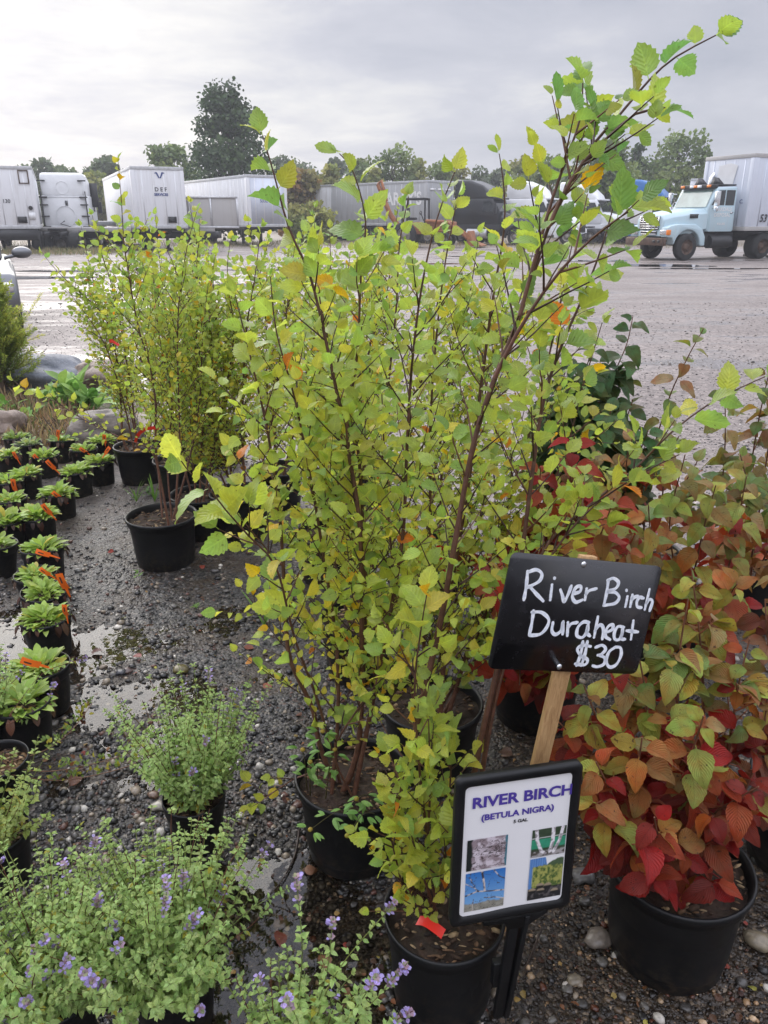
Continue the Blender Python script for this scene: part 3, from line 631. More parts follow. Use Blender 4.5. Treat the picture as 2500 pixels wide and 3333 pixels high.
def frac_px(px):
    d = np.cumsum(np.linalg.norm(np.diff(np.array(px, float), axis=0), axis=1)); return d/d[-1]
def birch(label, rim, R, h, stems, auto=(), leaf=.058, tl=.30, green=0.0, warm=1.0, dens=1.0, ribs=0, top=1.9, ribbons=(), base=None, extra=None, chip=70):
    c = G(*rim, h - .035) if base is None else np.array(base, float); root = thing('potted_birch', label, 'potted tree', (c[0], c[1], 0), group='river birches in black nursery pots')
    org = np.array([c[0], c[1], 0.0]); add_pot(root, R, h, ribs, chip=chip); L = Leaves(); leaf *= 1.0; zs = h - .04; k = 0
    paths = []
    for st in stems:
        px, dy, r0 = st[0], st[1], st[2]; kw = st[3] if len(st) > 3 else {}
        b0 = G(px[0][0], px[0][1], zs) if not kw.get('from') is not None else np.array(kw['from'])
        off = b0[:2] - c[:2]; d = np.linalg.norm(off)
        if d > .75*R and 'from' not in kw: b0[:2] = c[:2] + off/d*.75*R
        pts = [b0]
        for (u, v), f in zip(px[1:], frac_px(px)): pts.append(at(u, v, b0[1] + dy*f))
        paths.append((catmull(pts, .03), r0, kw))
    for az, lean, H_, r0 in auto:
        az = radians(az); b0 = c + np.array([cos(az)*R*.3, sin(az)*R*.3, 0]); b0[2] = zs
        pts = [b0]; dr = np.array([cos(az)*lean, sin(az)*lean, 1.0]); q = b0
        for s_ in range(6): dr = dr + np.array([random.gauss(0, .07), random.gauss(0, .07), .05]); q = q + unit(dr)*H_/6; pts.append(q)
        paths.append((catmull(pts, .03), r0, {}))
    for path, r0, kw in paths:
        mb = MB(); grow(mb, L, path, r0, .0014, kw.get('tl', tl), kw.get('leaf', leaf/1.0)*1.0, h, top, kw.get('green', green), warm, kw.get('start', .10), kw.get('dens', dens), tip_leaf=kw.get('tip', 1.25), kwtop=kw.get('top', .80))
        mb.build('stem', M['bark'], root, smooth=True, org=org)
    mb = MB(); L.into(mb, T_BIRCH); mb.build('foliage', M['birch'], root, smooth=True, org=org)
    for p, tg, tail in ribbons: ribbon_mb(np.array(p), unit(tg), tail).build('ribbon', M['red_ribbon'], root, smooth=True, org=org)
    if extra: extra(root, org)
    return root

# bits of leaf litter washed over the gravel
mb = MB(); K = 750; P = np.array([G(u, v) for u, v in zip(rng.uniform(-60, 2560, K), rng.uniform(1500, 3400, K))]); P[:, 2] = np.maximum(hground(P[:, 0], P[:, 1]), 0) + .006
a_ = rng.uniform(0, 2*pi, K); D_ = np.stack([np.cos(a_), np.sin(a_), rng.normal(0, .15, K)], -1); N_ = np.stack([rng.normal(0, .35, K), rng.normal(0, .35, K), np.ones(K)], -1); sz = rng.uniform(.006, .024, K)
cc = np.array([jit(pick((3, (.10, .045, .022)), (2, (.20, .09, .035)), (1.2, (.30, .20, .06)), (1, (.05, .025, .016)), (.5, (.38, .33, .06)), (.4, (.25, .05, .03))), .25) for _ in range(K)])
mb.inst(T_BIRCH[1], frames(D_, N_)*sz[:, None, None], P, cc); tag(mb.build('leaf_litter', M['dead'], smooth=True), kind='stuff')

# ------------------------------------------------------------------ the birches
def weed_extra(root, org):
    mbS = MB(); L = Leaves(); mbF = MB()
    for (u, v, u1, v1, y1) in [(1030, 2560, 1050, 2380, 1.55), (1000, 2570, 985, 2440, 1.50), (1060, 2600, 1090, 2440, 1.52), (1010, 2590, 1010, 2480, 1.5), (1200, 2640, 1010, 2700, 1.36), (1230, 2640, 1160, 2600, 1.38), (1230, 2650, 1130, 2720, 1.34)]:
        a = G(u, v, .22); b = at(u1, v1, y1); q = catmull([a, (a+b)/2 + np.array([0, 0, .03]), b], .02); mbS.tube(q, np.linspace(.0016, .0008, len(q)), 4, (.10, .09, .03), False)
        for i in range(3, len(q), 3):
            t = unit(q[i]-q[i-1])
            for sgn in (-1, 1):
                s = unit(np.cross(t, (random.gauss(0, .4), random.gauss(0, .4), 1)))*sgn
                for k in (-.5, 0, .5): L.add(q[i]+s*.012, unit(s + t*(.3+k) + np.array([0, 0, random.uniform(-.2, .3)])), np.array([random.gauss(0, .3), -.2, 1]), random.uniform(.02, .034), jit((.17, .32, .07)))
        V, F = ICO[1]; mbF.add(V*np.array([.006, .006, .005]) + q[-1], F, jit((.30, .24, .03))); 
    mbS.build('weed_stem', M['weed'], root, org=org); mb = MB(); L.into(mb, T_WEED); mb.build('weed_leaves', M['weed'], root, smooth=True, org=org); mbF.build('weed_blossom', M['petal'], root, org=org)

PA, PB, PC, PD = G(1150, 2550, .215), G(1445, 3000, .215), G(1405, 2310, .215), G(1165, 2030, .215)
birch('river birch with leaning stems in the ribbed black pot left of the photo sign', (1150, 2550), .150, .25, [
    ([(1093, 2563), (1040, 2423), (1018, 2307), (948, 2158), (931, 2037), (922, 1845), (905, 1620), (870, 1400), (820, 1180), (765, 960)], .10, .0065, dict(start=.16, dens=.85)),
    ([(1110, 2590), (1160, 2460), (1175, 2300), (1177, 1900), (1168, 1678), (1134, 1461), (1129, 1370), (1105, 1312), (1061, 1110), (1010, 900), (940, 740), (890, 560), (855, 440)], .12, .0075, dict(leaf=.062, start=.13, tl=.22, tip=1.3)),
    ([(1130, 2560), (1165, 2440), (1180, 2250), (1190, 1900), (1180, 1678), (1165, 1461), (1135, 1365), (1163, 1148), (1175, 900), (1190, 720), (1150, 560), (1105, 500)], .16, .006, dict(leaf=.062, start=.16, tl=.2, tip=1.35)),
    ([(1150, 2600), (1210, 2300), (1260, 2050), (1310, 1750), (1325, 1450), (1340, 1200), (1370, 950), (1420, 720), (1480, 560)], .15, .006, dict(start=.14)),
    ([(1080, 2590), (1100, 2330), (1095, 2100), (1060, 1850), (1010, 1550), (960, 1300), (900, 1080), (880, 900)], .20, .005, dict(start=.14)),
    # the bright side shoot reaching left over the path, and the low one with yellow leaves
    ([(1110, 2560), (1040, 2300), (960, 2080), (900, 1850), (811, 1746), (735, 1660), (680, 1590), (620, 1540), (590, 1500)], -.22, .0035, dict(start=.50, tl=.09, leaf=.075, tip=1.2, dens=.8)),
    ([(1120, 2560), (1000, 2520), (920, 2560), (870, 2590), (825, 2610)], -.02, .002, dict(start=.5, tl=.06, leaf=.05)),
    ([(1150, 2600), (1090, 2450), (1170, 2300), (1250, 2200), (1330, 2100)], -.05, .0025, dict(start=.25, tl=.14, leaf=.045)),
], leaf=.056, ribs=26, extra=weed_extra, chip=110)
birch('river birch in the nearest black pot, with both signs and one high arching stem', (1445, 3000), .126, .25, [
    ([(1350, 2950), (1300, 2720), (1312, 2563), (1380, 2260), (1440, 1990), (1478, 1780), (1540, 1450), (1610, 1230), (1691, 1029), (1784, 742), (1866, 588), (1927, 475), (2009, 383), (2112, 262), (2200, 185), (2330, 115)], .22, .0080, dict(start=.12, leaf=.060, tl=.15, green=.25, tip=1.15, dens=.85, top=.86)),
    ([(1691, 1029), (1745, 830), (1800, 640), (1850, 500), (1890, 380), (1897, 270)], .08, .0030, dict(**{'from': at(1691, 1029, 1.315)}, start=.10, leaf=.056, tl=.12, green=.3, dens=1.0, top=.9)),
    ([(1784, 742), (1830, 640), (1890, 540), (1975, 450), (2070, 370), (2165, 350)], .03, .0028, dict(**{'from': at(1784, 742, 1.33)}, start=.12, leaf=.058, tl=.10, green=.3, dens=.8, top=.9)),
    ([(1610, 1230), (1680, 1090), (1770, 950), (1870, 830), (1970, 740), (2045, 690)], -.03, .0030, dict(**{'from': at(1610, 1230, 1.30)}, start=.12, leaf=.06, tl=.14, green=.25, dens=1.0, top=.9)),
    ([(1500, 2960), (1530, 2620), (1560, 2430), (1620, 2170), (1690, 1850), (1730, 1560), (1770, 1300), (1830, 1120), (1900, 960), (1960, 800), (2000, 660)], .25, .0075, dict(start=.36, green=.1, tl=.2, leaf=.055)),
    ([(1400, 2960), (1390, 2800), (1400, 2560), (1395, 2340)], .0, .003, dict(start=.06, tl=.11, leaf=.056, dens=1.3, green=.45, top=.85)),
    ([(1440, 2950), (1450, 2750), (1465, 2560), (1470, 2400)], .03, .003, dict(start=.06, tl=.11, leaf=.056, dens=1.3, green=.45, top=.85)),
    ([(1380, 2940), (1330, 2780), (1300, 2600), (1330, 2480)], -.03, .003, dict(start=.06, tl=.11, leaf=.056, dens=1.3, green=.45, top=.85)),
    ([(1430, 2990), (1380, 2860), (1340, 2720)], -.04, .0025, dict(start=.06, tl=.11, leaf=.056, dens=1.3, green=.45, top=.85)),
    ([(1400, 2990), (1430, 2900), (1470, 2800), (1490, 2700)], -.05, .0025, dict(start=.06, tl=.11, leaf=.056, dens=1.3, green=.45, top=.85)),
    ([(1400, 2990), (1320, 2900), (1290, 2800), (1270, 2720)], -.04, .0025, dict(start=.06, tl=.11, leaf=.055, dens=1.3, green=.45, top=.85)),
    ([(1420, 2950), (1370, 2550), (1350, 2250), (1370, 2050), (1390, 1930)], .02, .003, dict(start=.5, tl=.09, leaf=.062, dens=.8)),
    ([(1510, 2950), (1600, 2300), (1700, 1950), (1790, 1760), (1893, 1665), (2062, 1530), (2182, 1410), (2303, 1318), (2410, 1262), (2490, 1226)], .22, .004, dict(start=.52, tl=.12, leaf=.058, green=.1)),
    ([(1510, 2950), (1600, 2350), (1690, 2020), (1800, 1800), (1930, 1650), (2090, 1540), (2210, 1480)], .16, .0035, dict(start=.55, tl=.10, leaf=.052, green=.05)),
], leaf=.054, ribs=22, top=2.0, chip=90)
birch('river birch with dense yellow lower leaves in the pot just behind the price board', (1405, 2310), .152, .25, [
    ([(1430, 2390), (1440, 2200), (1470, 1900), (1520, 1600), (1560, 1300), (1600, 1000), (1640, 750), (1640, 610), (1625, 500)], .15, .0085, dict(start=.12, tip=1.1)),
    ([(1400, 2370), (1380, 2100), (1400, 1800), (1400, 1400), (1420, 1100), (1450, 850), (1490, 640)], .2, .006),
    ([(1450, 2360), (1540, 2050), (1650, 1650), (1740, 1350), (1800, 1100), (1840, 900), (1870, 760)], .2, .006, dict(green=.15)),
    ([(1360, 2330), (1300, 2050), (1270, 1750), (1250, 1450), (1240, 1200)], .1, .005),
    ([(1440, 2330), (1570, 2100), (1700, 1800), (1830, 1500), (1900, 1250), (1960, 1050)], .12, .005, dict(green=.1)),
    ([(1420, 2330), (1520, 2150), (1600, 1950), (1680, 1750), (1800, 1640)], -.1, .0035, dict(tl=.16)),
    ([(1400, 2330), (1440, 2100), (1520, 1850), (1570, 1650), (1600, 1500)], -.05, .004, dict(tl=.2)),
], leaf=.05, tl=.28, warm=1.5)
birch('river birch in the black pot hidden behind the stems of the ribbed pot', (1165, 2030), .138, .25, [
    ([(1160, 2060), (1150, 1750), (1110, 1400), (1060, 1100), (1030, 900), (1000, 760)], .1, .007),
    ([(1190, 2060), (1230, 1700), (1260, 1300), (1290, 1000), (1300, 800), (1330, 640)], .1, .007),
    ([(1200, 2050), (1300, 1600), (1380, 1200), (1430, 950), (1450, 760)], .15, .006, dict(green=.1)),
    ([(1140, 2040), (1060, 1700), (1000, 1400), (950, 1200)], 0, .005),
], auto=[(80, .12, 1.3, .005)], leaf=.052, tl=.26, warm=1.2)
birch('river birch in the low pot between the path and the ribbed pot, stems widely forked', (785, 1620), .165, .25, [
    ([(770, 1640), (700, 1400), (640, 1150), (610, 950), (600, 800)], .15, .006),
    ([(760, 1640), (745, 1450), (720, 1200), (700, 1000), (690, 860)], .1, .007),
    ([(800, 1645), (790, 1400), (800, 1100), (830, 900), (850, 740)], .1, .007),
    ([(820, 1640), (880, 1400), (920, 1150), (940, 950), (960, 800)], .1, .006),
], auto=[(200, .25, 1.2, .005)], leaf=.049, dens=1.12, tl=.28)
birch('lone river birch with a red ribbon, in the pot standing forward at the left', (528, 1695), .168, .26, [
    ([(552, 1725), (530, 1600), (508, 1475), (506, 1306), (485, 1180), (456, 1087), (430, 960), (405, 800), (395, 650), (385, 530)], .1, .0055, dict(start=.2, tip=1.2)),
    ([(575, 1720), (575, 1600), (585, 1433), (580, 1222), (578, 1095), (585, 960), (610, 800), (640, 690)], .15, .005, dict(start=.2)),
    ([(560, 1700), (545, 1500), (560, 1300), (520, 1100), (500, 900), (490, 760)], .25, .004, dict(start=.25)),
    ([(530, 1690), (500, 1480), (400, 1428), (295, 1378), (253, 1353), (169, 1302), (84, 1268), (45, 1239)], .35, .004, dict(start=.40, tl=.10, leaf=.06, dens=.8)),
    ([(560, 1700), (620, 1480), (650, 1300), (660, 1100), (680, 900)], .2, .005, dict(start=.3)),
], leaf=.049, dens=1.12, tl=.28, green=.05, warm=.8, ribbons=[(at(508, 1392, 3.47), (0, .1, 1), [at(505, 1392, 3.44), at(470, 1398, 3.40), at(448, 1418, 3.38), at(440, 1440, 3.38)])])
birch('river birch leaning left, in the pot directly right of the big banded boulder', (455, 1465), .160, .25, [
    ([(425, 1475), (400, 1425), (388, 1222), (358, 1078), (337, 1028), (295, 981), (232, 927), (169, 863), (140, 825)], .1, .0075, dict(start=.2, tip=1.3)),
    ([(450, 1480), (430, 1300), (400, 1100), (370, 950), (330, 820), (300, 700)], .2, .006),
    ([(480, 1480), (500, 1250), (470, 1000), (440, 850), (425, 720)], .25, .006),
    ([(440, 1480), (400, 1300), (340, 1120), (270, 1010), (215, 940)], -.05, .005),
], auto=[(120, .2, 1.4, .005)], leaf=.049, dens=1.12, tl=.28, green=.1, warm=.7)
birch('river birch in the pot behind the lone birch, its stems dotted with red ribbon', (590, 1510), .165, .25, [
    ([(580, 1520), (560, 1300), (540, 1050), (520, 850), (505, 700)], .1, .007), ([(610, 1520), (640, 1280), (680, 1050), (700, 860)], .1, .006)],
    auto=[(60, .2, 1.4, .006), (300, .15, 1.3, .005)], leaf=.049, dens=1.12, tl=.28, warm=.8, ribbons=[(at(556, 1150, 4.45), (0, 0, 1), [at(556, 1150, 4.42), at(575, 1162, 4.4), at(595, 1180, 4.4)]), (at(362, 1110, 4.6), (0, 0, 1), [at(362, 1108, 4.58), at(375, 1116, 4.56), at(388, 1124, 4.56)])])
birch('small yellowing river birch in the half hidden pot behind the lone birch', (648, 1625), .15, .25, [([(650, 1640), (660, 1400), (690, 1200), (680, 1000), (700, 830)], .1, .006), ([(660, 1640), (720, 1350), (760, 1100), (740, 900), (750, 780)], .1, .006), ([(640, 1640), (620, 1350), (640, 1100), (650, 900)], .1, .005)], auto=[(150, .2, 1.2, .005), (20, .25, 1.1, .005)], leaf=.049, dens=1.12, tl=.25)
birch('river birch in the far greenish pot on the bright wet ground', (725, 1400), .165, .27, [([(720, 1410), (730, 1200), (760, 1000), (770, 850)], .1, .007), ([(740, 1410), (800, 1200), (850, 1000), (880, 840)], .1, .007)], auto=[(170, .2, 1.5, .006)], leaf=.049, dens=1.12, tl=.3)
birch('river birch farthest back in the left rank of pots', (585, 1395), .165, .25, [([(590, 1400), (600, 1200), (590, 950), (600, 780)], .1, .007), ([(570, 1400), (520, 1200), (480, 1000), (460, 820)], .1, .006)], auto=[(70, .15, 1.5, .006)], leaf=.049, dens=1.12, tl=.3, green=.1)
birch('river birch with a red ribbon in the pot behind the forked one', (900, 1540), .160, .25, [([(890, 1560), (900, 1350), (920, 1100), (960, 900), (990, 740)], .1, .007), ([(920, 1560), (980, 1300), (1030, 1050), (1060, 860)], .1, .007)], auto=[(200, .15, 1.4, .006), (90, .1, 1.5, .006)], leaf=.049, dens=1.12, tl=.3, warm=1.2, ribbons=[(at(835, 1355, 4.1), (0, .3, 1), [at(835, 1350, 4.05), at(848, 1372, 4.03), at(858, 1392, 4.03)])])
birch('river birch in the middle pot, dark against the gravel, between two ranks', (1070, 1750), .158, .25, [([(1060, 1770), (1060, 1500), (1080, 1250), (1120, 1000), (1140, 820)], .1, .007), ([(1090, 1770), (1150, 1450), (1200, 1150), (1240, 900), (1260, 720)], .12, .007)], auto=[(180, .18, 1.4, .006), (60, .15, 1.4, .006)], leaf=.049, dens=1.12, tl=.3, warm=1.2)
birch('river birch with a red ribbon at the back of the middle rank', (1180, 1520), .16, .25, [([(1180, 1530), (1200, 1250), (1230, 1000), (1280, 820)], .1, .007)], auto=[(30, .15, 1.5, .006), (200, .15, 1.45, .006), (110, .1, 1.5, .006)], leaf=.049, dens=1.12, tl=.3, ribbons=[(at(1150, 1140, 3.9), (0, 0, 1), [at(1150, 1138, 3.88), at(1135, 1150, 3.86), at(1125, 1160, 3.86)])])
birch('river birch standing behind the price board birch, leaves greener toward the yard', (1420, 1800), .158, .25, [([(1430, 1810), (1440, 1500), (1480, 1200), (1530, 950), (1560, 760)], .1, .007), ([(1450, 1810), (1530, 1500), (1620, 1200), (1700, 950), (1740, 800)], .12, .006, dict(green=.15))], auto=[(150, .15, 1.3, .006), (20, .3, 1.2, .005)], leaf=.049, dens=1.12, tl=.3, green=.08, warm=1.1, ribbons=[(at(1432, 1790, 1.95), (.1, 0, 1), [at(1435, 1800, 1.93), at(1440, 1830, 1.92), at(1452, 1860, 1.92)])])

# ------------------------------------------------------------------ viburnum-like shrubs
RED = [(4.5, (.27, .018, .016)), (2.6, (.31, .052, .022)), (2.4, (.21, .034, .026)), (1.6, (.29, .09, .035)), (.8, (.38, .14, .035))]
MID = [(2.4, (.29, .16, .05)), (2, (.34, .09, .03)), (2.4, (.32, .34, .065)), (1.5, (.38, .20, .055)), (1, (.28, .03, .02))]
TOP = [(3, (0.361, 0.437, 0.081)), (2, (0.246, 0.311, 0.072)), (2, (0.262, 0.210, 0.081)), (1, (0.164, 0.277, 0.072))]
GRN = [(3, (0.212, 0.281, 0.081)), (2, (0.238, 0.178, 0.077)), (2, (0.145, 0.238, 0.072)), (1, (0.306, 0.230, 0.081))]
DRK = [(4, (.055, .13, .045)), (2, (.09, .19, .065)), (.6, (.12, .14, .05))]
def vib(label, base, R, h, stems, pal, leaf=.078, top=1.0, group='shrubs with autumn leaves in black pots', side=.45, gap=.052, pot=True):
    c = np.array([base[0], base[1], 0.0]); root = thing('potted_shrub', label, 'potted shrub', c, group=group); add_pot(root, R, h, chip=110); L = Leaves()
    bark = (.16, .065, .035)
    def stem(path, r0, r1, name, lf, gp, sub=True):
        mb = MB(); n = len(path); mb.tube(path, np.linspace(r0, r1, n), 6, bark); seg = np.concatenate([[0], np.cumsum(np.linalg.norm(np.diff(path, axis=0), axis=1))]); Lt = seg[-1]
        s = .14*Lt if sub else .03; az = random.uniform(0, 3)
        while s < Lt - .01:
            f = s/Lt; i = min(n-2, int(np.searchsorted(seg, s))); p = path[i]; t = unit(path[min(n-1, i+1)] - path[max(0, i-1)]); az += pi/2 + random.uniform(-.3, .3)
            a = unit(np.cross(t, (.2, 1, .1))); b = np.cross(t, a)
            for sg in (0, pi):
                rd = a*cos(az+sg) + b*sin(az+sg)
                if sub and f < .8 and random.random() < side:
                    Ls = random.uniform(.06, .20)*(1.15-f); d = unit(rd*.9 + t*.6); q = [p]
                    for _ in range(4): d = unit(d + np.array([0, 0, .10])); q.append(q[-1] + d*Ls/4)
                    mb.tube(q, np.linspace(.0022, .0012, 5), 5, (.26, .09, .04), False)
                    for w in range(1, 5):
                        for e2 in (-1, 1):
                            if w < 4 and random.random() < .35: continue
                            sd = unit(np.cross(d, (random.gauss(0, .5), random.gauss(0, .5), 1)))*e2; z = (q[w][2]-h)/(top-h)
                            L.add(q[w], unit(sd + d*.55 + np.array([0, 0, -.5 + random.uniform(-.4, .35)])), np.array([random.gauss(0, .45), -.35 + random.gauss(0, .4), 1.0]), lf*random.uniform(.5, 1.1), jit(pick(*pal(z)), .24))
                else:
                    z = (p[2]-h)/(top-h); L.add(p + rd*.004, unit(rd + t*.3 + np.array([0, 0, -.35 + random.uniform(-.35, .2) + .5*max(0, f-.85)/.15])), np.array([random.gauss(0, .3), -.3 + random.gauss(0, .3), 1.0]), lf*random.uniform(.7, 1.1)*(1 - .45*max(0, f-.85)/.15), jit(pick(*pal(z)), .22))
            s += gp*random.uniform(.75, 1.25)*(1 - .4*max(0, f-.8)/.2)
        mb.build('stem', M['bark'], root, smooth=True, org=c)
    for st in stems:
        px, y1 = st[0], st[1]; b0 = G(px[0][0], px[0][1], h-.04); off = b0[:2]-c[:2]; d = np.linalg.norm(off)
        if d > .7*R: b0[:2] = c[:2] + off/d*.7*R
        pts = [b0]
        for (u, v), f in zip(px[1:], frac_px(px)): pts.append(at(u, v, b0[1]*(1-f) + y1*f))
        stem(catmull(pts, .025), .0045, .0015, 'stem', st[2] if len(st) > 2 else leaf, gap)
    mb = MB(); L.into(mb, T_VIB); mb.build('foliage', M['vib'], root, smooth=True, org=c); return root
def pal_front(z): return RED if z < .52 + random.gauss(0, .13) else (MID if z < .70 + random.gauss(0, .14) else TOP)
def pal_mid(z): return RED if z < .25 + random.gauss(0, .15) else (MID if z < .7 + random.gauss(0, .2) else TOP)
V1 = G(2205, 2845, .23)
vib('crimson leaved shrub in the big black pot on brown soil, lower right', V1[:2], .156, .27, [
    ([(2150, 2800), (2120, 2500), (2100, 2250), (2060, 2050)], 1.35), ([(2200, 2800), (2200, 2450), (2210, 2150), (2240, 1950)], 1.42), ([(2250, 2800), (2290, 2400), (2280, 2100), (2250, 1850)], 1.5),
    ([(2130, 2800), (2040, 2560), (1960, 2380), (1900, 2230)], 1.3), ([(2270, 2800), (2360, 2500), (2400, 2250), (2440, 2080)], 1.4), ([(2150, 2850), (2050, 2700), (1980, 2560), (1940, 2480)], 1.18),
    ([(2220, 2860), (2300, 2680), (2400, 2600), (2470, 2560)], 1.2), ([(2180, 2860), (2120, 2680), (2080, 2520), (2090, 2400)], 1.2), ([(2230, 2850), (2260, 2640), (2250, 2480), (2290, 2330)], 1.2), ([(2170, 2870), (2060, 2760), (1990, 2680), (1950, 2640)], 1.14), ([(2200, 2880), (2150, 2760), (2130, 2660)], 1.12),
    ([(2140, 2820), (2010, 2600), (1880, 2420), (1800, 2330)], 1.32), ([(2290, 2800), (2430, 2560), (2480, 2400), (2500, 2250)], 1.36)], pal_front, .068, .85, gap=.042)
B2 = G(2160, 2210, 0)
vib('shrub with orange brown leaves behind the crimson one, right of the price board', B2[:2], .15, .26, [
    ([(2150, 2160), (2140, 1950), (2120, 1780), (2110, 1640)], 1.95), ([(2200, 2150), (2250, 1900), (2290, 1720), (2330, 1580)], 1.95), ([(2130, 2150), (2030, 1900), (1960, 1740), (1900, 1600)], 1.9), ([(2240, 2150), (2350, 1900), (2400, 1700), (2430, 1550)], 2.0),
    ([(2180, 2150), (2200, 1900), (2180, 1700), (2230, 1480)], 2.0), ([(2140, 2160), (2070, 2000), (2000, 1850), (1980, 1700)], 1.8), ([(2200, 2160), (2320, 2000), (2400, 1900)], 1.8)], pal_mid, .084, .95, gap=.070, side=.30)
B3 = G(1735, 2330, 0)
vib('red leaved shrub in the dark pot behind the price board', B3[:2], .155, .26, [
    ([(1735, 2230), (1680, 2000), (1640, 1880), (1600, 1800)], 1.9, .07), ([(1750, 2230), (1800, 1950), (1850, 1720), (1885, 1560)], 1.95), ([(1740, 2230), (1740, 1980), (1720, 1800), (1700, 1690)], 2.0), ([(1760, 2230), (1860, 2050), (1960, 1850), (2010, 1700)], 1.95), ([(1730, 2240), (1700, 2160), (1690, 2230)], 1.8, .085), ([(1760, 2240), (1810, 2160), (1850, 2200)], 1.8, .085), ([(1700, 2220), (1620, 1980), (1540, 1850), (1470, 1780)], 2.0, .07), ([(1735, 2230), (1690, 2080), (1650, 1950), (1605, 1840)], 1.55, .075), ([(1750, 2230), (1800, 1900), (1850, 1600), (1870, 1420)], 1.75), ([(1760, 2230), (1850, 1950), (1950, 1750), (2000, 1620)], 1.6), ([(1745, 2230), (1760, 1900), (1750, 1700), (1760, 1520)], 1.8)], lambda z: RED if random.random() < .75 else MID, .078, .85)
B4 = G(1900, 1930, 0)
vib('dark green shrub rising behind the birch leaves at the right', B4[:2], .16, .26, [
    ([(1900, 1830), (1930, 1500), (1990, 1250), (2040, 1120), (2060, 1030)], 2.75), ([(1880, 1830), (1890, 1550), (1920, 1350), (1940, 1200)], 2.7), ([(1920, 1830), (2000, 1560), (2030, 1400), (2060, 1300)], 2.7), ([(1870, 1830), (1830, 1600), (1800, 1420), (1780, 1300)], 2.7), ([(1890, 1830), (1860, 1500), (1850, 1300), (1860, 1180)], 2.8), ([(1910, 1830), (1960, 1600), (1960, 1450), (1990, 1330)], 2.6), ([(1930, 1830), (2040, 1600), (2080, 1480), (2110, 1400)], 2.6), ([(1870, 1830), (1890, 1450), (1900, 1250), (1930, 1120)], 2.7), ([(1860, 1830), (1800, 1500), (1830, 1300), (1840, 1150)], 2.8)], lambda z: DRK, .098, 1.2, gap=.05, side=.75)
B5 = G(2080, 1960, 0)
vib('shrub with tall bare red stem and few bronze leaves against the yard', B5[:2], .15, .26, [
    ([(2080, 1870), (2110, 1550), (2170, 1320), (2230, 1180), (2290, 1070)], 2.5), ([(2060, 1870), (2040, 1650), (2040, 1500), (2060, 1420)], 2.4), ([(2100, 1870), (2150, 1650), (2170, 1500), (2210, 1420)], 2.4), ([(2070, 1870), (2000, 1680), (1960, 1560), (1930, 1480)], 2.3)], lambda z: GRN if z > .55 else MID, .078, 1.25, side=.2, gap=.075)
B6 = G(2420, 2010, 0)
vib('olive leaved shrub with red stems at the right edge of the rank', B6[:2], .155, .26, [
    ([(2380, 1900), (2350, 1700), (2360, 1450), (2360, 1260)], 2.35), ([(2420, 1900), (2430, 1650), (2460, 1420), (2510, 1180)], 2.4), ([(2440, 1900), (2480, 1600), (2520, 1350), (2560, 1200)], 2.4), ([(2390, 1900), (2280, 1750), (2230, 1600), (2270, 1500)], 2.2), ([(2400, 1900), (2370, 1700), (2300, 1560)], 2.2), ([(2430, 1900), (2460, 1700), (2430, 1560), (2410, 1480)], 2.2), ([(2450, 1900), (2540, 1700), (2560, 1560)], 2.2)], lambda z: GRN if z > .4 else MID, .076, 1.15, side=.14, gap=.078)
B7 = G(2590, 2800, 0)
vib('brown red shrub cut off by the right edge beside the crimson shrub', B7[:2], .15, .27, [
    ([(2560, 2650), (2530, 2350), (2500, 2100), (2490, 1950)], 1.65), ([(2580, 2650), (2580, 2300), (2560, 2000), (2540, 1850)], 1.7), ([(2540, 2650), (2470, 2450), (2450, 2300), (2460, 2200)], 1.5), ([(2560, 2650), (2520, 2480), (2490, 2350)], 1.5)], lambda z: [(2, (.17, .06, .035)), (2, (.22, .11, .06)), (1, (.25, .24, .07))], .075, .9, side=.28, gap=.07)

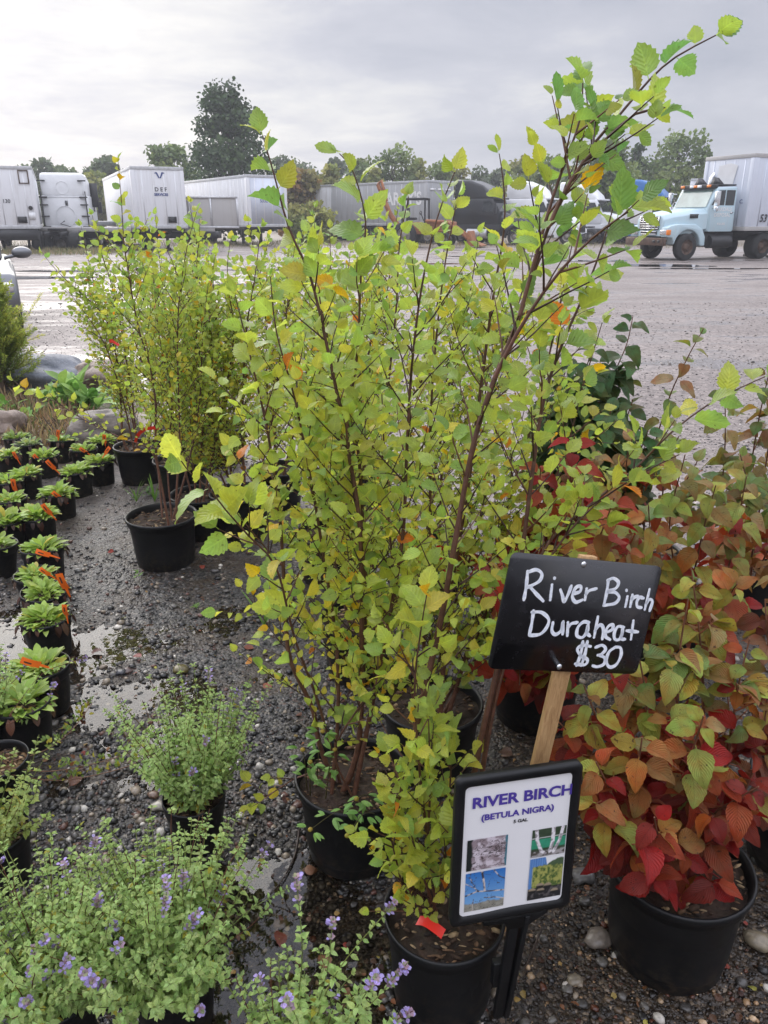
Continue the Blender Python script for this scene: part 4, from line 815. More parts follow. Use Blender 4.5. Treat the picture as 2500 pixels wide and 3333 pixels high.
# ------------------------------------------------------------------ catmints
def catmint(label, base, R, h, n, ln, spread, leafs=.0235, flow=.12, col=(.43, .60, .18), stems=(), pot=True, yel=.05, bias=(0, 0)):
    c = np.array([base[0], base[1], 0.0]); root = thing('potted_catmint', label, 'potted herb', c, group='catmints in small black pots'); add_pot(root, R, h, chip=60)
    S_ = MB(); L = Leaves(); F_ = Leaves(); FC = Leaves()
    P_ = []
    for k in range(n):
        a = random.uniform(0, 2*pi); sp = spread*random.random()**.6; b0 = c + np.array([cos(a)*R*.55*random.random(), sin(a)*R*.55*random.random(), h-.03])
        d = unit(np.array([cos(a)*sp + bias[0], sin(a)*sp + bias[1], 1.0])); Ln = ln*random.uniform(.45, 1.15); q = [b0]
        for _ in range(9): d = unit(d + np.array([random.gauss(0, .09), random.gauss(0, .09), 0.06 - .10*sp*random.random()])); q.append(q[-1] + d*Ln/9)
        P_.append((np.array(q), random.random() < flow*.5))
    for pts in stems: P_.append((catmull(pts, .02), True))
    for q, fl in P_:
        n_ = len(q); S_.tube(q, np.linspace(.0016, .0008, n_), 4, jit((.20, .24, .07) if random.random() < .75 else (.16, .07, .04)), False)
        seg = np.concatenate([[0], np.cumsum(np.linalg.norm(np.diff(q, axis=0), axis=1))]); Lt = seg[-1]; s = random.uniform(.015, .04); az = random.uniform(0, 3)
        fs = Lt - (random.uniform(.05, .10) if fl else -.1)
        while s < Lt:
            i = min(n_-2, int(np.searchsorted(seg, s))); f = s/Lt; p = q[i] + (q[i+1]-q[i])*random.random(); t = unit(q[i+1]-q[i]); az += pi/2 + random.uniform(-.3, .3); a = unit(np.cross(t, (.3, 1, .1))); b = np.cross(t, a)
            if s < fs:
                sz = leafs*random.uniform(.7, 1.15)*(1.2 - .75*f)
                for sg in (0, pi):
                    rd = a*cos(az+sg) + b*sin(az+sg); cc = jit(lerp(col, (.52, .68, .26), f*.6), .16)
                    if random.random() < yel*(1.3-f): cc = jit((.42, .40, .05))
                    L.add(p, unit(rd + t*.45 + np.array([0, 0, random.uniform(-.35, .15)])), t*.5 + np.array([random.gauss(0, .3), random.gauss(0, .3) - .15, .8]), sz, cc)
                    if random.random() < .75:   # axillary tufts
                        for e in (-.6, .6): L.add(p + rd*.004, unit(rd*.7 + t*.9 + np.cross(t, rd)*e), np.array([random.gauss(0, .4), -.2, .8]), sz*.55, jit(lerp(cc, (.50, .61, .29), .5)))
                s += random.uniform(.014, .022)
            else:
                for w in range(5):
                    rd = a*cos(az+w*1.26) + b*sin(az+w*1.26); d = unit(rd + t*.5)
                    FC.add(p, d, t + rd*.2, random.uniform(.006, .009), jit((.30, .20, .26) if random.random() < .6 else (.26, .28, .15)))
                    if random.random() < .42:
                        for e in (-.35, 0, .35): F_.add(p + d*.006, unit(d + np.cross(t, d)*e), t + np.array([random.gauss(0, .2), 0, .2]), random.uniform(.005, .008), jit((.40, .32, .62), .2))
                s += random.uniform(.011, .018)
    S_.build('stems', M['weed'], root, org=c); mb = MB(); L.into(mb, T_MINT); mb.build('foliage', M['mint'], root, smooth=True, org=c)
    if F_.p: mb = MB(); F_.into(mb, T_FAR); FC.into(mb, T_FAR); mb.build('blossom', M['petal'], root, smooth=True, org=c)
    return root
C1 = G(632, 2600, .15); catmint('bushy grey green catmint standing alone on the gravel path', C1, .082, .165, 140, .33, .78, flow=.10)
C2 = G(560, 3160, .15); catmint('large spreading catmint at the bottom left, its pot rim showing at its right', C2, .090, .165, 250, .31, 1.25, flow=.14, bias=(-.22, .10))
C3 = G(170, 3230, .15); catmint('flowering catmint in the bottom left corner', C3, .085, .165, 180, .30, 1.05, flow=.22)
C4 = G(960, 3480, .15)
def fst(u0, v0, u1, v1, y1, m=.02): a = G(u0, v0, .15); b = at(u1, v1, y1); return [a, (a*.5+b*.5) + np.array([m, 0, .02]), b]
catmint('catmint with tall violet flower spikes at the bottom middle', C4, .085, .165, 60, .20, .9, flow=.15, stems=[fst(930, 3460, 965, 2850, .98), fst(960, 3450, 1085, 2985, .95), fst(980, 3450, 1290, 2930, .98, -.02), fst(1000, 3460, 1225, 3180, .86), fst(1010, 3460, 1330, 3130, .92), fst(1020, 3480, 1345, 3290, .85), fst(940, 3470, 930, 3250, .84)])
C5 = G(-20, 2720, .15); catmint('yellow green catmint at the left edge below the bare pot', C5, .085, .165, 55, .24, .8, col=(.42, .50, .12), flow=.05, yel=.15, bias=(.2, 0))
C6 = G(-60, 2330, .15); catmint('catmint at the left edge trailing a violet spike past the last tagged pot', C6, .085, .165, 60, .24, .8, flow=.1, stems=[[G(30, 2330, .2), at(130, 2200, 2.12), at(215, 2160, 2.1), at(282, 2140, 2.1)], [G(20, 2360, .2), at(140, 2300, 2.1), at(180, 2220, 2.1)]])
c7 = G(-15, 2480, .16); root = thing('potted_catmint', 'nearly bare pot of tan soil with long trailing stems at the left edge', 'potted herb', (c7[0], c7[1], 0), group='catmints in small black pots'); add_pot(root, .088, .17, soilc=(.14, .08, .035), chip=90)
S_ = MB(); L = Leaves(); o7 = np.array([c7[0], c7[1], 0])
for pts in ([G(30, 2500, .17), G(170, 2510, .10), G(330, 2480, .05), G(450, 2440, .04)], [G(30, 2480, .17), G(150, 2440, .12), G(230, 2380, .1), G(300, 2290, .08)], [G(20, 2520, .17), G(200, 2540, .06), G(400, 2500, .05), G(500, 2450, .05)]):
    q = catmull(pts, .015); S_.tube(q, .0016, 4, (.17, .09, .05), False)
    for i in range(len(q)//3, len(q)):
        for _ in range(3):
            t = np.array([random.gauss(0, .6), random.gauss(0, .6), .9]); ln = random.uniform(.015, .05)
            L.add(q[i] + t*ln*.4, unit(t), np.array([random.gauss(0, .5), -.4, .7]), random.uniform(.014, .022), jit(pick((3, (.24, .34, .08)), (1.2, (.40, .38, .04)), (.4, (.2, .08, .03)))))
S_.build('stems', M['bark'], root, org=o7); mb = MB(); L.into(mb, T_MINT); mb.build('foliage', M['mint'], root, smooth=True, org=o7)

# ------------------------------------------------------------------ tagged perennials
def perennial(label, rim, R=.090, h=.165, n=46, ll=.075, tagpos=None, short=None, col=(.29, .42, .085)):
    c = G(rim[0], rim[1], h); root = thing('potted_perennial', label, 'potted plant', (c[0], c[1], 0), group='leafy perennials in small black pots'); root.rotation_euler = (random.gauss(0, .035), random.gauss(0, .035), random.uniform(0, 6)); add_pot(root, R, h, chip=40)
    L = Leaves(); D = Leaves()
    n = int(n*2.1); ll *= .80
    for k in range(n):
        a = random.uniform(0, 2*pi); r = R*.8*random.random()**.7; el = radians(random.uniform(5, 65)*(1 - .45*r/R) + 8); z = h - .02 + random.uniform(0, .03)*(1-r/R)
        d = np.array([cos(a)*cos(el), sin(a)*cos(el), sin(el)]); L.add((cos(a)*r*.8, sin(a)*r*.8, z), d, np.array([random.gauss(0, .3) - cos(a)*.3, random.gauss(0, .3) - sin(a)*.3, 1.]), ll*random.uniform(.6, 1.15), jit(lerp(col, (.30, .40, .07), random.random()*.7), .17) if random.random() > .06 else jit((.40, .36, .05)))
    for k in range(14):
        a = random.uniform(0, 2*pi); D.add((cos(a)*R*.9, sin(a)*R*.9, h+.005), np.array([cos(a)*.6, sin(a)*.6, -.8]), np.array([cos(a), sin(a), .4]), random.uniform(.04, .07), jit(pick((3, (.06, .025, .016)), (2, (.10, .05, .03)), (1, (.03, .016, .012))), .3))
    mb = MB(); L.into(mb, T_PER); mb.build('foliage', M['peren'], root, smooth=True); mb = MB(); D.into(mb, T_PER); mb.build('dead_leaves', M['dead'], root, smooth=True)
    if tagpos:
        u, v, tilt, size = tagpos; p = at(u, v, c[1] - R*.9); mb = MB(); w = .0115*size; l = .062*size; dx = np.array([sin(radians(tilt)), -.25, cos(radians(tilt))]); dx = unit(dx); sx = unit(np.cross(dx, (0, -1, .3)))
        q = [p - dx*l/2 + dx*l*t + np.array([0, -1, .3])*.006*sin(t*3) for t in np.linspace(0, 1, 6)]; V = [x - sx*w for x in q] + [x + sx*w for x in q]
        V2 = [x + np.array([0, .0008, 0]) for x in V]
        mb.add(np.array(V), np.array([(k, k+1, 6+k+1, 6+k) for k in range(5)])); mb.add(np.array(V2), np.array([(k, k+1, 6+k+1, 6+k) for k in range(5)]))
        b = q[0] - dx*.045; mb.add([q[0]-sx*w*.45, q[0]+sx*w*.45, b+sx*w*.2, b-sx*w*.2], np.array([(0, 1, 2, 3)]))
        o = mb.build('plant_tag', M['tag'], org=p); o.location = tuple(p); tag(o, 'orange plastic tag ' + short, 'plant tag', 'orange tags in the perennial pots')
        mb = MB(); nn = np.array([0, -.0015, 0]); a0 = q[2] - sx*w*.25 + nn*2; b0 = q[4] - sx*w*.25 + nn*2; mb.add([a0, a0+sx*w*.4, b0+sx*w*.4, b0], np.array([(0, 1, 2, 3)])); mb.build('ink_mark', M['ink'], o, org=p)
perennial('leafy perennial in the nearest tagged pot, standing in the puddle', (128, 2165), .094, .18, 40, .085, (100, 2156, -60, 1.0), 'lying flat across the pot nearest the puddle')
perennial('lime green perennial second from the puddle end of the row', (148, 2002), .092, .175, 60, .07, (213, 1985, 5, .85), 'upright and narrow at the right rim of the second pot')
perennial('lime green perennial crowded behind the second pot of the row', (138, 1918), .090, .17, 50, .07, (204, 1892, -8, 1.3), 'tall and upright between two crowded pots')
perennial('pale perennial in the tilted pot with the worn rim', (115, 1866), .088, .165, 46, .062, (146, 1860, -40, .8), 'leaning low in the pale perennial')
perennial('bright perennial in the pot with its whole right side bare', (134, 1785), .094, .19, 46, .08, (140, 1800, -62, 1.0), 'lying on the front rim of the bare sided pot')
perennial('wide spreading perennial with two tags at the bend of the row', (120, 1672), .092, .165, 60, .085, (152, 1657, -25, 1.1), 'leaning left above the wide perennial')
perennial('round perennial right of the bend, beside dark dead leaves', (190, 1600), .092, .165, 56, .08, (186, 1612, -40, 1.0), 'leaning over the round perennial')
perennial('perennial with long pale leaves hanging over its tall dark pot', (250, 1530), .092, .17, 50, .085)
perennial('perennial in the pot touching the leaning birch pot', (325, 1495), .090, .17, 44, .075, (350, 1466, 40, 1.0), 'tilted right beside the leaning birch pot')
perennial('perennial in front of the banded boulder', (335, 1432), .090, .165, 50, .08, (341, 1428, 8, 1.1), 'drooping and creased below the banded boulder')
perennial('small perennial between the boulder and the long leaved one', (270, 1458), .088, .165, 36, .065, (272, 1466, -45, .9), 'leaning left in the small perennial')
perennial('grey green perennial beside the dry grass', (198, 1430), .088, .165, 40, .07, (190, 1412, 15, 1.0), 'standing highest beside the dry grass', col=(.16, .27, .08))
perennial('perennial with crossed tags in the back rank', (140, 1478), .088, .165, 44, .075, (121, 1492, -30, 1.1), 'left one of the crossed pair in the back rank')
perennial('perennial in shallow pot under the crossed tags', (84, 1538), .094, .165, 40, .08, (165, 1512, -30, 1.1), 'leaning left just right of the crossed pair')
perennial('leafy perennial near the left edge behind dead stems', (22, 1475), .090, .165, 46, .08, (50, 1482, -12, .9), 'short and upright near the left edge')
perennial('perennial with an upright tag at the left edge', (22, 1562), .090, .165, 40, .075, (46, 1578, 5, 1.3), 'large and upright at the left edge')
perennial('perennial half hidden under dark dead leaves at left', (30, 1620), .088, .165, 36, .07)
perennial('long leaved perennial with drooping tips at the left edge', (14, 1690), .092, .17, 40, .10)
perennial('perennial in the dark pot at the left edge beside the bare sided pot', (-22, 1768), .09, .175, 30, .075)
perennial('frosty grey perennial in the back row by the brown boulder', (90, 1440), .088, .165, 40, .07, None, None, (.24, .31, .17))
perennial('perennial under the catmint at the left edge of the puddle', (62, 2275), .092, .18, 44, .085)
perennial('dull perennial behind the frosty one in the back row', (50, 1420), .088, .165, 36, .07, col=(.16, .26, .06))

# ------------------------------------------------------------------ signs
def homography(src, dst):
    A = []
    for (x, y), (X_, Y_) in zip(src, dst): A += [[x, y, 1, 0, 0, 0, -X_*x, -X_*y], [0, 0, 0, x, y, 1, -Y_*x, -Y_*y]]
    h = np.linalg.solve(np.array(A, float), np.array([c for p in dst for c in p], float)); Hm = np.append(h, 1).reshape(3, 3)
    return lambda p: (lambda q: q[:2]/q[2])(Hm @ np.array([p[0], p[1], 1.0]))
soil_pt = G(1632, 3000, .205); bc = np.array([.3365, 1.186, .973]); bX = unit(np.array([.9336, .2838, -.2188])); bY = np.array([.1721, .1805, .9684]); bY = unit(bY - bX*np.dot(bX, bY)); bN = np.cross(bX, bY)
if bN[1] > 0: bN = -bN
sY = unit(bc + bY*.02 - bN*.008 - soil_pt); sX = unit(bX - sY*np.dot(sY, bX)); sN = np.cross(sX, sY)
if sN[1] > 0: sN = -sN
bw, bh = .3075, .2062
def B(s, t, d=0.0): return bc + bX*(s-.5)*bw + bY*(.5-t)*bh + bN*d
root = thing('price_sign', 'black hand lettered price board on a wooden stake in the nearest birch pot', 'sign', soil_pt)
mb = MB(); r_ = .012; prof = [(x_, y_) for cx_, cy_, a0 in ((1, 1, 0), (0, 1, 90), (0, 0, 180), (1, 0, 270)) for x_, y_ in [((bw/2-r_)*(2*cx_-1) + r_*cos(radians(a0+k)), (bh/2-r_)*(2*cy_-1) + r_*sin(radians(a0+k))) for k in (0, 30, 60, 90)]]
k = len(prof); V = [bc + bX*a + bY*b + bN*.0015 for a, b in prof] + [bc + bX*a + bY*b - bN*.0015 for a, b in prof]
mb.add(V, [tuple(range(k)), tuple(range(k, 2*k))[::-1]] + [(i, k+i, k+(i+1) % k, (i+1) % k) for i in range(k)]); mb.build('board', M['board'], root, org=soil_pt)
def sbox(mb, p0, p1, wx, wn_, X_, N_, col=(1, 1, 1)):
    V = [p + X_*sx_*wx/2 + N_*sn*wn_/2 for p in (p0, p1) for sx_, sn in ((-1, -1), (1, -1), (1, 1), (-1, 1))]
    return mb.add(V, np.array([(0, 1, 2, 3), (4, 7, 6, 5), (0, 4, 5, 1), (1, 5, 6, 2), (2, 6, 7, 3), (3, 7, 4, 0)]), col)
mb = MB(); kn = bc - bY*.095 - bN*.0085; pts_ = [soil_pt - unit(kn - soil_pt)*.03, kn, bc + bY*.108 - bN*.0085]
V = [p + bX*a*.0165 + bN*c*.0065 for p in pts_ for a, c in ((-1, -1), (1, -1), (1, 1), (-1, 1))]; mb.add(V, np.array([(0, 1, 2, 3), (8, 11, 10, 9)] + [(i*4+k, i*4+(k+1) % 4, (i+1)*4+(k+1) % 4, (i+1)*4+k)[::-1] for i in range(2) for k in range(4)])); mb.build('stake', M['pine'], root, org=soil_pt, bevel=.002)
cropc = [(497, 172), (1397, 257), (1243, 905), (345, 868)]; Hb = homography(cropc, [(0, 0), (1, 0), (1, 1), (0, 1)])
for bx_, by_ in ((922, 244), (776, 858)):
    s, t = Hb((bx_, by_)); mb = MB(); V_, F_ = ICO[1]; mb.add(np.array([B(s, t, .0015) + bX*v[0]*.0058 + bY*v[1]*.0058 + bN*v[2]*.003 for v in V_]), F_); mb.build('bolt', M['chrome'], root, smooth=True, org=soil_pt)
STK = [[(588, 285), (580, 370), (565, 455)], [(590, 290), (640, 276), (672, 300), (660, 340), (615, 368), (578, 382)], [(600, 375), (640, 420), (680, 462)],
       [(733, 365), (722, 455)], [(747, 324), (749, 328)], [(783, 395), (795, 430), (806, 465), (830, 420), (848, 372)], [(862, 418), (900, 405), (905, 375), (880, 378), (862, 405), (855, 440), (875, 468), (915, 455)], [(940, 388), (930, 455)], [(932, 425), (955, 400), (998, 388)],
       [(1070, 335), (1060, 410), (1045, 480)], [(1065, 338), (1100, 326), (1130, 350), (1115, 385), (1062, 405)], [(1062, 405), (1110, 410), (1135, 440), (1110, 475), (1042, 488)], [(1185, 435), (1173, 495)], [(1178, 396), (1180, 400)], [(1215, 425), (1202, 496)], [(1206, 460), (1225, 440), (1248, 432)], [(1282, 445), (1258, 440), (1242, 465), (1245, 495), (1270, 502)], [(1317, 392), (1290, 512)], [(1296, 480), (1318, 452), (1335, 465), (1320, 520)],
       [(622, 520), (612, 590), (596, 665)], [(612, 528), (670, 530), (712, 570), (700, 620), (660, 660), (598, 668)], [(738, 590), (732, 640), (752, 662), (785, 640), (800, 585)], [(798, 590), (796, 660)], [(828, 590), (824, 670)], [(826, 625), (848, 598), (885, 590)], [(955, 590), (920, 588), (888, 620), (882, 668), (915, 680), (945, 640), (950, 600)], [(946, 610), (940, 650), (960, 672)], [(1008, 556), (985, 680)], [(990, 640), (1020, 605), (1040, 625), (1035, 690)], [(1060, 650), (1095, 632), (1098, 605), (1075, 610), (1056, 640), (1055, 675), (1082, 694)], [(1165, 620), (1130, 615), (1108, 650), (1110, 690), (1140, 690), (1160, 640)], [(1158, 625), (1150, 685), (1172, 692)], [(1222, 580), (1208, 692)], [(1182, 640), (1250, 648)],
       [(965, 735), (920, 728), (885, 750), (905, 790), (945, 815), (930, 845), (872, 840)], [(918, 705), (905, 780), (880, 850)], [(945, 705), (928, 790), (908, 850)], [(995, 740), (1035, 728), (1055, 752), (1030, 782), (1008, 788)], [(1015, 788), (1050, 805), (1045, 842), (1005, 858), (978, 852)], [(1115, 738), (1075, 770), (1060, 825), (1080, 860), (1120, 845), (1148, 790), (1145, 745), (1115, 738)]]
mb = MB()
for st in STK:
    q = catmull([np.append(np.array(p, float), 0) for p in st], 5.0) if len(st) > 2 else np.array([np.append(np.array(st[0], float)*(1-t) + np.array(st[1], float)*t, 0) for t in np.linspace(0, 1, 6)])
    pts = np.array([B(*Hb(p[:2]), .0017) for p in q]); d = np.gradient(pts, axis=0); d /= np.linalg.norm(d, axis=1)[:, None] + 1e-9; sd = np.cross(d, bN); w = .0031 * (1 + .14*np.sin(np.arange(len(pts))*.35 + st[0][0])); w[[0, -1]] *= .7
    n = len(pts); mb.add(np.vstack([pts - sd*w[:, None], pts + sd*w[:, None]]), np.array([(i, i+1, n+i+1, n+i) for i in range(n-1)]))
    for e_ in (0, -1):
        ang = np.linspace(0, 2*pi, 10, endpoint=False); mb.add(np.array([pts[e_] + bX*cos(a)*.0027 + bY*sin(a)*.0027 - bN*.0001 for a in ang]), [tuple(range(10))])
mb.build('lettering', M['marker'], root, org=soil_pt)

# the framed photo sign clipped to the pot rim
fc = np.array([.2351, 1.0746, .5707]); fX = np.array([.9724, .2313, -.0293]); fY = np.array([.0128, .0726, .9973]); fX = unit(fX); fY = unit(fY - fX*np.dot(fX, fY)); fN = -np.cross(fY, fX)
if fN[1] > 0: fN = -fN
fw, fh = .235, .3137
root = thing('framed_sign', 'white printed sheet with four photos in a black frame clipped to the nearest birch pot', 'sign', (fc[0], fc[1], .0)); forg = np.array([fc[0], fc[1], 0.])
def Fp(x, y, d=0.0): return fc + fX*x + fY*y + fN*d
def rrect(w, h, r, n=5):
    return [(sx_*(w/2-r) + r*cos(radians(a0 + 90*k/n)), sy_*(h/2-r) + r*sin(radians(a0 + 90*k/n))) for sx_, sy_, a0 in ((1, 1, 0), (-1, 1, 90), (-1, -1, 180), (1, -1, 270)) for k in range(n+1)]
outer = rrect(fw, fh, .012); inner = rrect(fw-.036, fh-.040, .009); k = len(outer); mb = MB()
V = [Fp(*p, .004) for p in outer] + [Fp(*p, .007) for p in rrect(fw-.012, fh-.012, .011)] + [Fp(*p, .006) for p in rrect(fw-.030, fh-.034, .010)] + [Fp(*p, .0005) for p in inner] + [Fp(*p, -.009) for p in outer]
F = [(i+a*k, (i+1) % k+a*k, (i+1) % k+(a+1)*k, i+(a+1)*k) for a in range(3) for i in range(k)] + [((i+1) % k, i, 4*k+i, 4*k+(i+1) % k) for i in range(k)] + [tuple(range(4*k, 5*k))[::-1]]
mb.add(V, F); mb.build('frame', M['pot'], root, org=forg)
gx = np.linspace(-(fw-.034)/2, (fw-.034)/2, 15); gy = np.linspace(-(fh-.038)/2, (fh-.038)/2, 21)
def wv(x, y): return .0009*math.sin(x*38 + y*14) * (1 if y < -.05 else .5) + .0014
mb = MB(); mb.add([Fp(x, y, wv(x, y)) for y in gy for x in gx], np.array([(j*15+i, j*15+i+1, (j+1)*15+i+1, (j+1)*15+i) for j in range(20) for i in range(14)])); sheet = mb.build('sheet', M['paper'], root, smooth=True, org=forg)
# text helper: any built-in lettering as a flat mesh
def text_shape(s, size=1.0, bold=0.0, shear=0.0, align='CENTER', sx=1.0, gap=1.0):
    c = bpy.data.curves.new('lettering', 'FONT'); c.body = s; c.size = size; c.offset = bold; c.shear = shear; c.align_x = align; c.space_character = gap; c.resolution_u = 3
    o = bpy.data.objects.new('lettering', c); COL.objects.link(o); dg = bpy.context.evaluated_depsgraph_get(); me = bpy.data.meshes.new_from_object(o.evaluated_get(dg))
    V = np.array([tuple(v.co) for v in me.vertices]); F = [tuple(p.vertices) for p in me.polygons]; bpy.data.objects.remove(o); bpy.data.curves.remove(c); bpy.data.meshes.remove(me)
    if len(V): V[:, 0] *= sx
    return V, F
def put_text(s, mat, parent, O, Xd, Yd, size, bold=0.0, shear=0.0, align='CENTER', sx=1.0, org=None, gap=1.0, wave=None):
    V, F = text_shape(s, size, bold, shear, align, sx, gap); O = np.asarray(O, float); Xd = np.asarray(Xd, float); Yd = np.asarray(Yd, float)
    mb = MB(); mb.add(O + V[:, :1]*Xd + V[:, 1:2]*Yd if wave is None else np.array([wave(O, v) for v in V]), F); return mb.build('lettering', mat, parent, org=org)
def ftext(s, x, y, size, mat, bold, sx): put_text(s, M[mat], sheet, Fp(x, y, .0030), fX, fY, size, bold, 0, 'CENTER', sx, org=forg)
ftext('RIVER BIRCH', .008, .093, .0300, 'violet_ink', .0010, 1.12); ftext('(BETULA NIGRA)', .0, .065, .0168, 'violet_ink', .0006, 1.10); ftext('5 GAL', .006, .0495, .0092, 'ink', .00035, 1.1)
# four printed photographs
def fbm(x, y, s, o=4): return sum(.5**k*vnoise(x*2**k, y*2**k, s+k) for k in range(o))/1.875
def print_pic(x0, x1, y0, y1, fn, nx_=64, ny_=76):
    xs_ = np.linspace(0, 1, nx_); ys_ = np.linspace(0, 1, ny_); A, Bq = np.meshgrid(xs_, ys_, indexing='ij'); c = np.clip(fn(A, Bq), 0, 1)
    V = np.array([[Fp(x0+(x1-x0)*a, y0+(y1-y0)*b, .0026 + wv(x0+(x1-x0)*a, y0+(y1-y0)*b)*.2) for b in ys_] for a in xs_]).reshape(-1, 3)
    i, j = np.meshgrid(np.arange(nx_-1), np.arange(ny_-1), indexing='ij'); mb = MB(); mb.add(V, np.stack([i*ny_+j, (i+1)*ny_+j, (i+1)*ny_+j+1, i*ny_+j+1], -1).reshape(-1, 4), c.reshape(-1, 3)); mb.build('photo_print', M['print'], sheet, org=forg)
def mixc(a, b, t): return np.asarray(a)*(1-t[..., None]) + np.asarray(b)*t[..., None]
def sst(x, a, b): t = np.clip((x-a)/(b-a), 0, 1); return t*t*(3-2*t)
def bark_pic(x, y):
    n = fbm(x*7+2, y*6, 40); e_ = np.abs(fbm(x*5+7*n, y*5, 45) - .5); c = mixc((.28, .22, .24), (.62, .55, .60), sst(n, .35, .65)); c = mixc((.05, .035, .035), c, sst(e_, .01, .06))
    c = mixc(c, (.015, .02, .018), sst(.16 - x + .10*(n-.5), 0, .05)); return mixc(c, (.05, .17, .22), sst(x - .93 + .1*(n-.5), 0, .04))
def seg_d(x, y, pts): 
    d = np.full(x.shape, 9.)
    for (a, b), (c, e_) in zip(pts[:-1], pts[1:]):
        t = np.clip(((x-a)*(c-a)+(y-b)*(e_-b))/((c-a)**2+(e_-b)**2+1e-9), 0, 1); d = np.minimum(d, np.hypot(x-a-t*(c-a), y-b-t*(e_-b)))
    return d
def sky_pic(x, y):
    c = mixc((.20, .42, .70), (.03, .16, .48), y); n = fbm(x*12, y*12, 60); c = mixc(c, mixc((.16, .15, .12), (.36, .35, .30), n), sst(.22 + .12*(fbm(x*6, y*0+3, 63)-.5) - y, 0, .05))
    tw = np.abs(fbm(x*6, y*6, 66) - .5); c = mixc((.06, .05, .05), c, sst(tw, .004, .018))
    for p, w in (([(0, .42), (.3, .5), (.55, .46), (1, .42)], .020), ([(.5, .48), (.46, .75), (.4, 1)], .03), ([(.0, .75), (.2, .62), (.35, .5)], .012), ([(.7, 1), (.85, .8), (1, .72)], .016), ([(.2, 0), (.22, .3)], .012), ([(.5, .3), (.8, .26), (1, .2)], .014), ([(.3, .5), (.1, .9)], .010)):
        d = seg_d(x, y, p); c = mixc(mixc((.05, .035, .03), (.6, .52, .46), sst(n, .4, .6)), c, sst(d, w*.6, w))
    return c
def trunk_pic(x, y):
    n = fbm(x*9, y*9, 80); c = mixc((.02, .035, .02), (.06, .09, .05), n); c = mixc(c, mixc((.03, .22, .12), (.05, .33, .2), n), sst(y, .28, .34)*sst(.66-y, 0, .04)); c = mixc(c, (.5, .52, .5), sst(.02 - np.abs(y-.69), 0, .01)); c = mixc(c, mixc((.08, .07, .06), (.35, .33, .33), sst(n, .45, .6)), sst(.24-y, 0, .06))
    for p, w in (([(.12, 1), (.16, .6), (.3, .2), (.42, .1)], .055), ([(.62, 1), (.62, .5), (.56, .15)], .06), ([(.9, 1), (.82, .5), (.66, .12)], .055)): c = mixc(mixc((.30, .27, .28), (.75, .72, .74), sst(n, .35, .55)), c, sst(seg_d(x, y, p), w*.8, w))
    return c
def shrub_pic(x, y):
    n = fbm(x*14, y*14, 90); c = np.full(x.shape+(3,), .78); c = mixc(c, mixc((.08, .19, .45), (.13, .27, .55), (np.sin(x*90) > 0)*1.), sst(.5 - x - (y-.9)*.3, 0, .02)); c = mixc(c, mixc((.04, .07, .04), (.10, .15, .07), n), sst(.86 + .14*(fbm(x*4, x*0, 93)-.5) - y + .1*sst(x, .5, 1), 0, .04)*sst(x, .35, .45))
    c = mixc(c, mixc((.06, .11, .03), (.36, .36, .10), sst(n, .3, .65)), sst(.80 + .12*(fbm(x*5, y*3, 95)-.5) - y, 0, .03)*sst(x, .06, .12)); c = mixc(c, mixc((.02, .02, .022), (.10, .09, .09), sst(n, .45, .7)), sst(.30 + .06*(n-.5) - y, 0, .03))
    for a, b in ((.12, .22), (.38, .2), (.58, .30), (.80, .14), (.35, .32)): c = mixc(mixc((.30, .24, .17), (.02, .02, .02), sst(b + .01 - y, -.01, .02)), c, sst(np.hypot((x-a)/.13, (y-b)/.075), .8, 1.))
    return c
print_pic(-.092, -.016, -.039, .027, bark_pic); print_pic(-.092, -.016, -.128, -.044, sky_pic); print_pic(.031, .0975, -.033, .027, trunk_pic); print_pic(.031, .0975, -.128, -.036, shrub_pic)
post_b = np.array([.232, 1.098, .10]); mb = MB(); pt = Fp(.012, -fh/2 - .005, -.004)
sbox(mb, post_b, pt, .020, .012, fX, fN); sbox(mb, post_b + fX*.016, pt + fX*.022 + fY*0, .010, .022, fX, fN); mb.build('post', M['pot'], root, org=forg, bevel=.0015)
mb = MB(); mb.add([Fp(x, y, d) for d in (.003, -.008) for x, y in ((-.052, -fh/2+.004), (.075, -fh/2+.004), (.075, -fh/2-.006), (.034, -fh/2-.030), (-.004, -fh/2-.030), (-.010, -fh/2-.014), (-.052, -fh/2-.012))], [tuple(range(7)), tuple(range(7, 14))[::-1]] + [(i, 7+i, 7+(i+1) % 7, (i+1) % 7) for i in range(7)]); mb.build('bracket', M['pot'], root, org=forg)
mb = MB(); cpos = np.array([.226, 1.096, .245]); sbox(mb, cpos - np.array([0, 0, .05]), cpos + np.array([0, 0, .014]), .026, .018, fX, fN); mb.build('clip', M['pot'], root, org=forg, bevel=.002)
# red strip dropped on the soil
p0 = G(1360, 3000, .232); q = [p0 + np.array([.000, 0, .004]), p0 + np.array([.016, -.008, .010]), p0 + np.array([.036, -.022, .008]), p0 + np.array([.052, -.032, .002])]; q = catmull(q, .006); mb = MB(); n = len(q); sd = np.array([.006, .010, .003])
mb.add(np.vstack([q - sd*.9, q + sd*.9]), np.array([(i, i+1, n+i+1, n+i) for i in range(n-1)])); o = mb.build('ribbon', M['red_ribbon'], smooth=True, org=p0); o.location = tuple(p0); tag(o, 'red plastic strip lying on the soil of the nearest birch pot', 'ribbon')

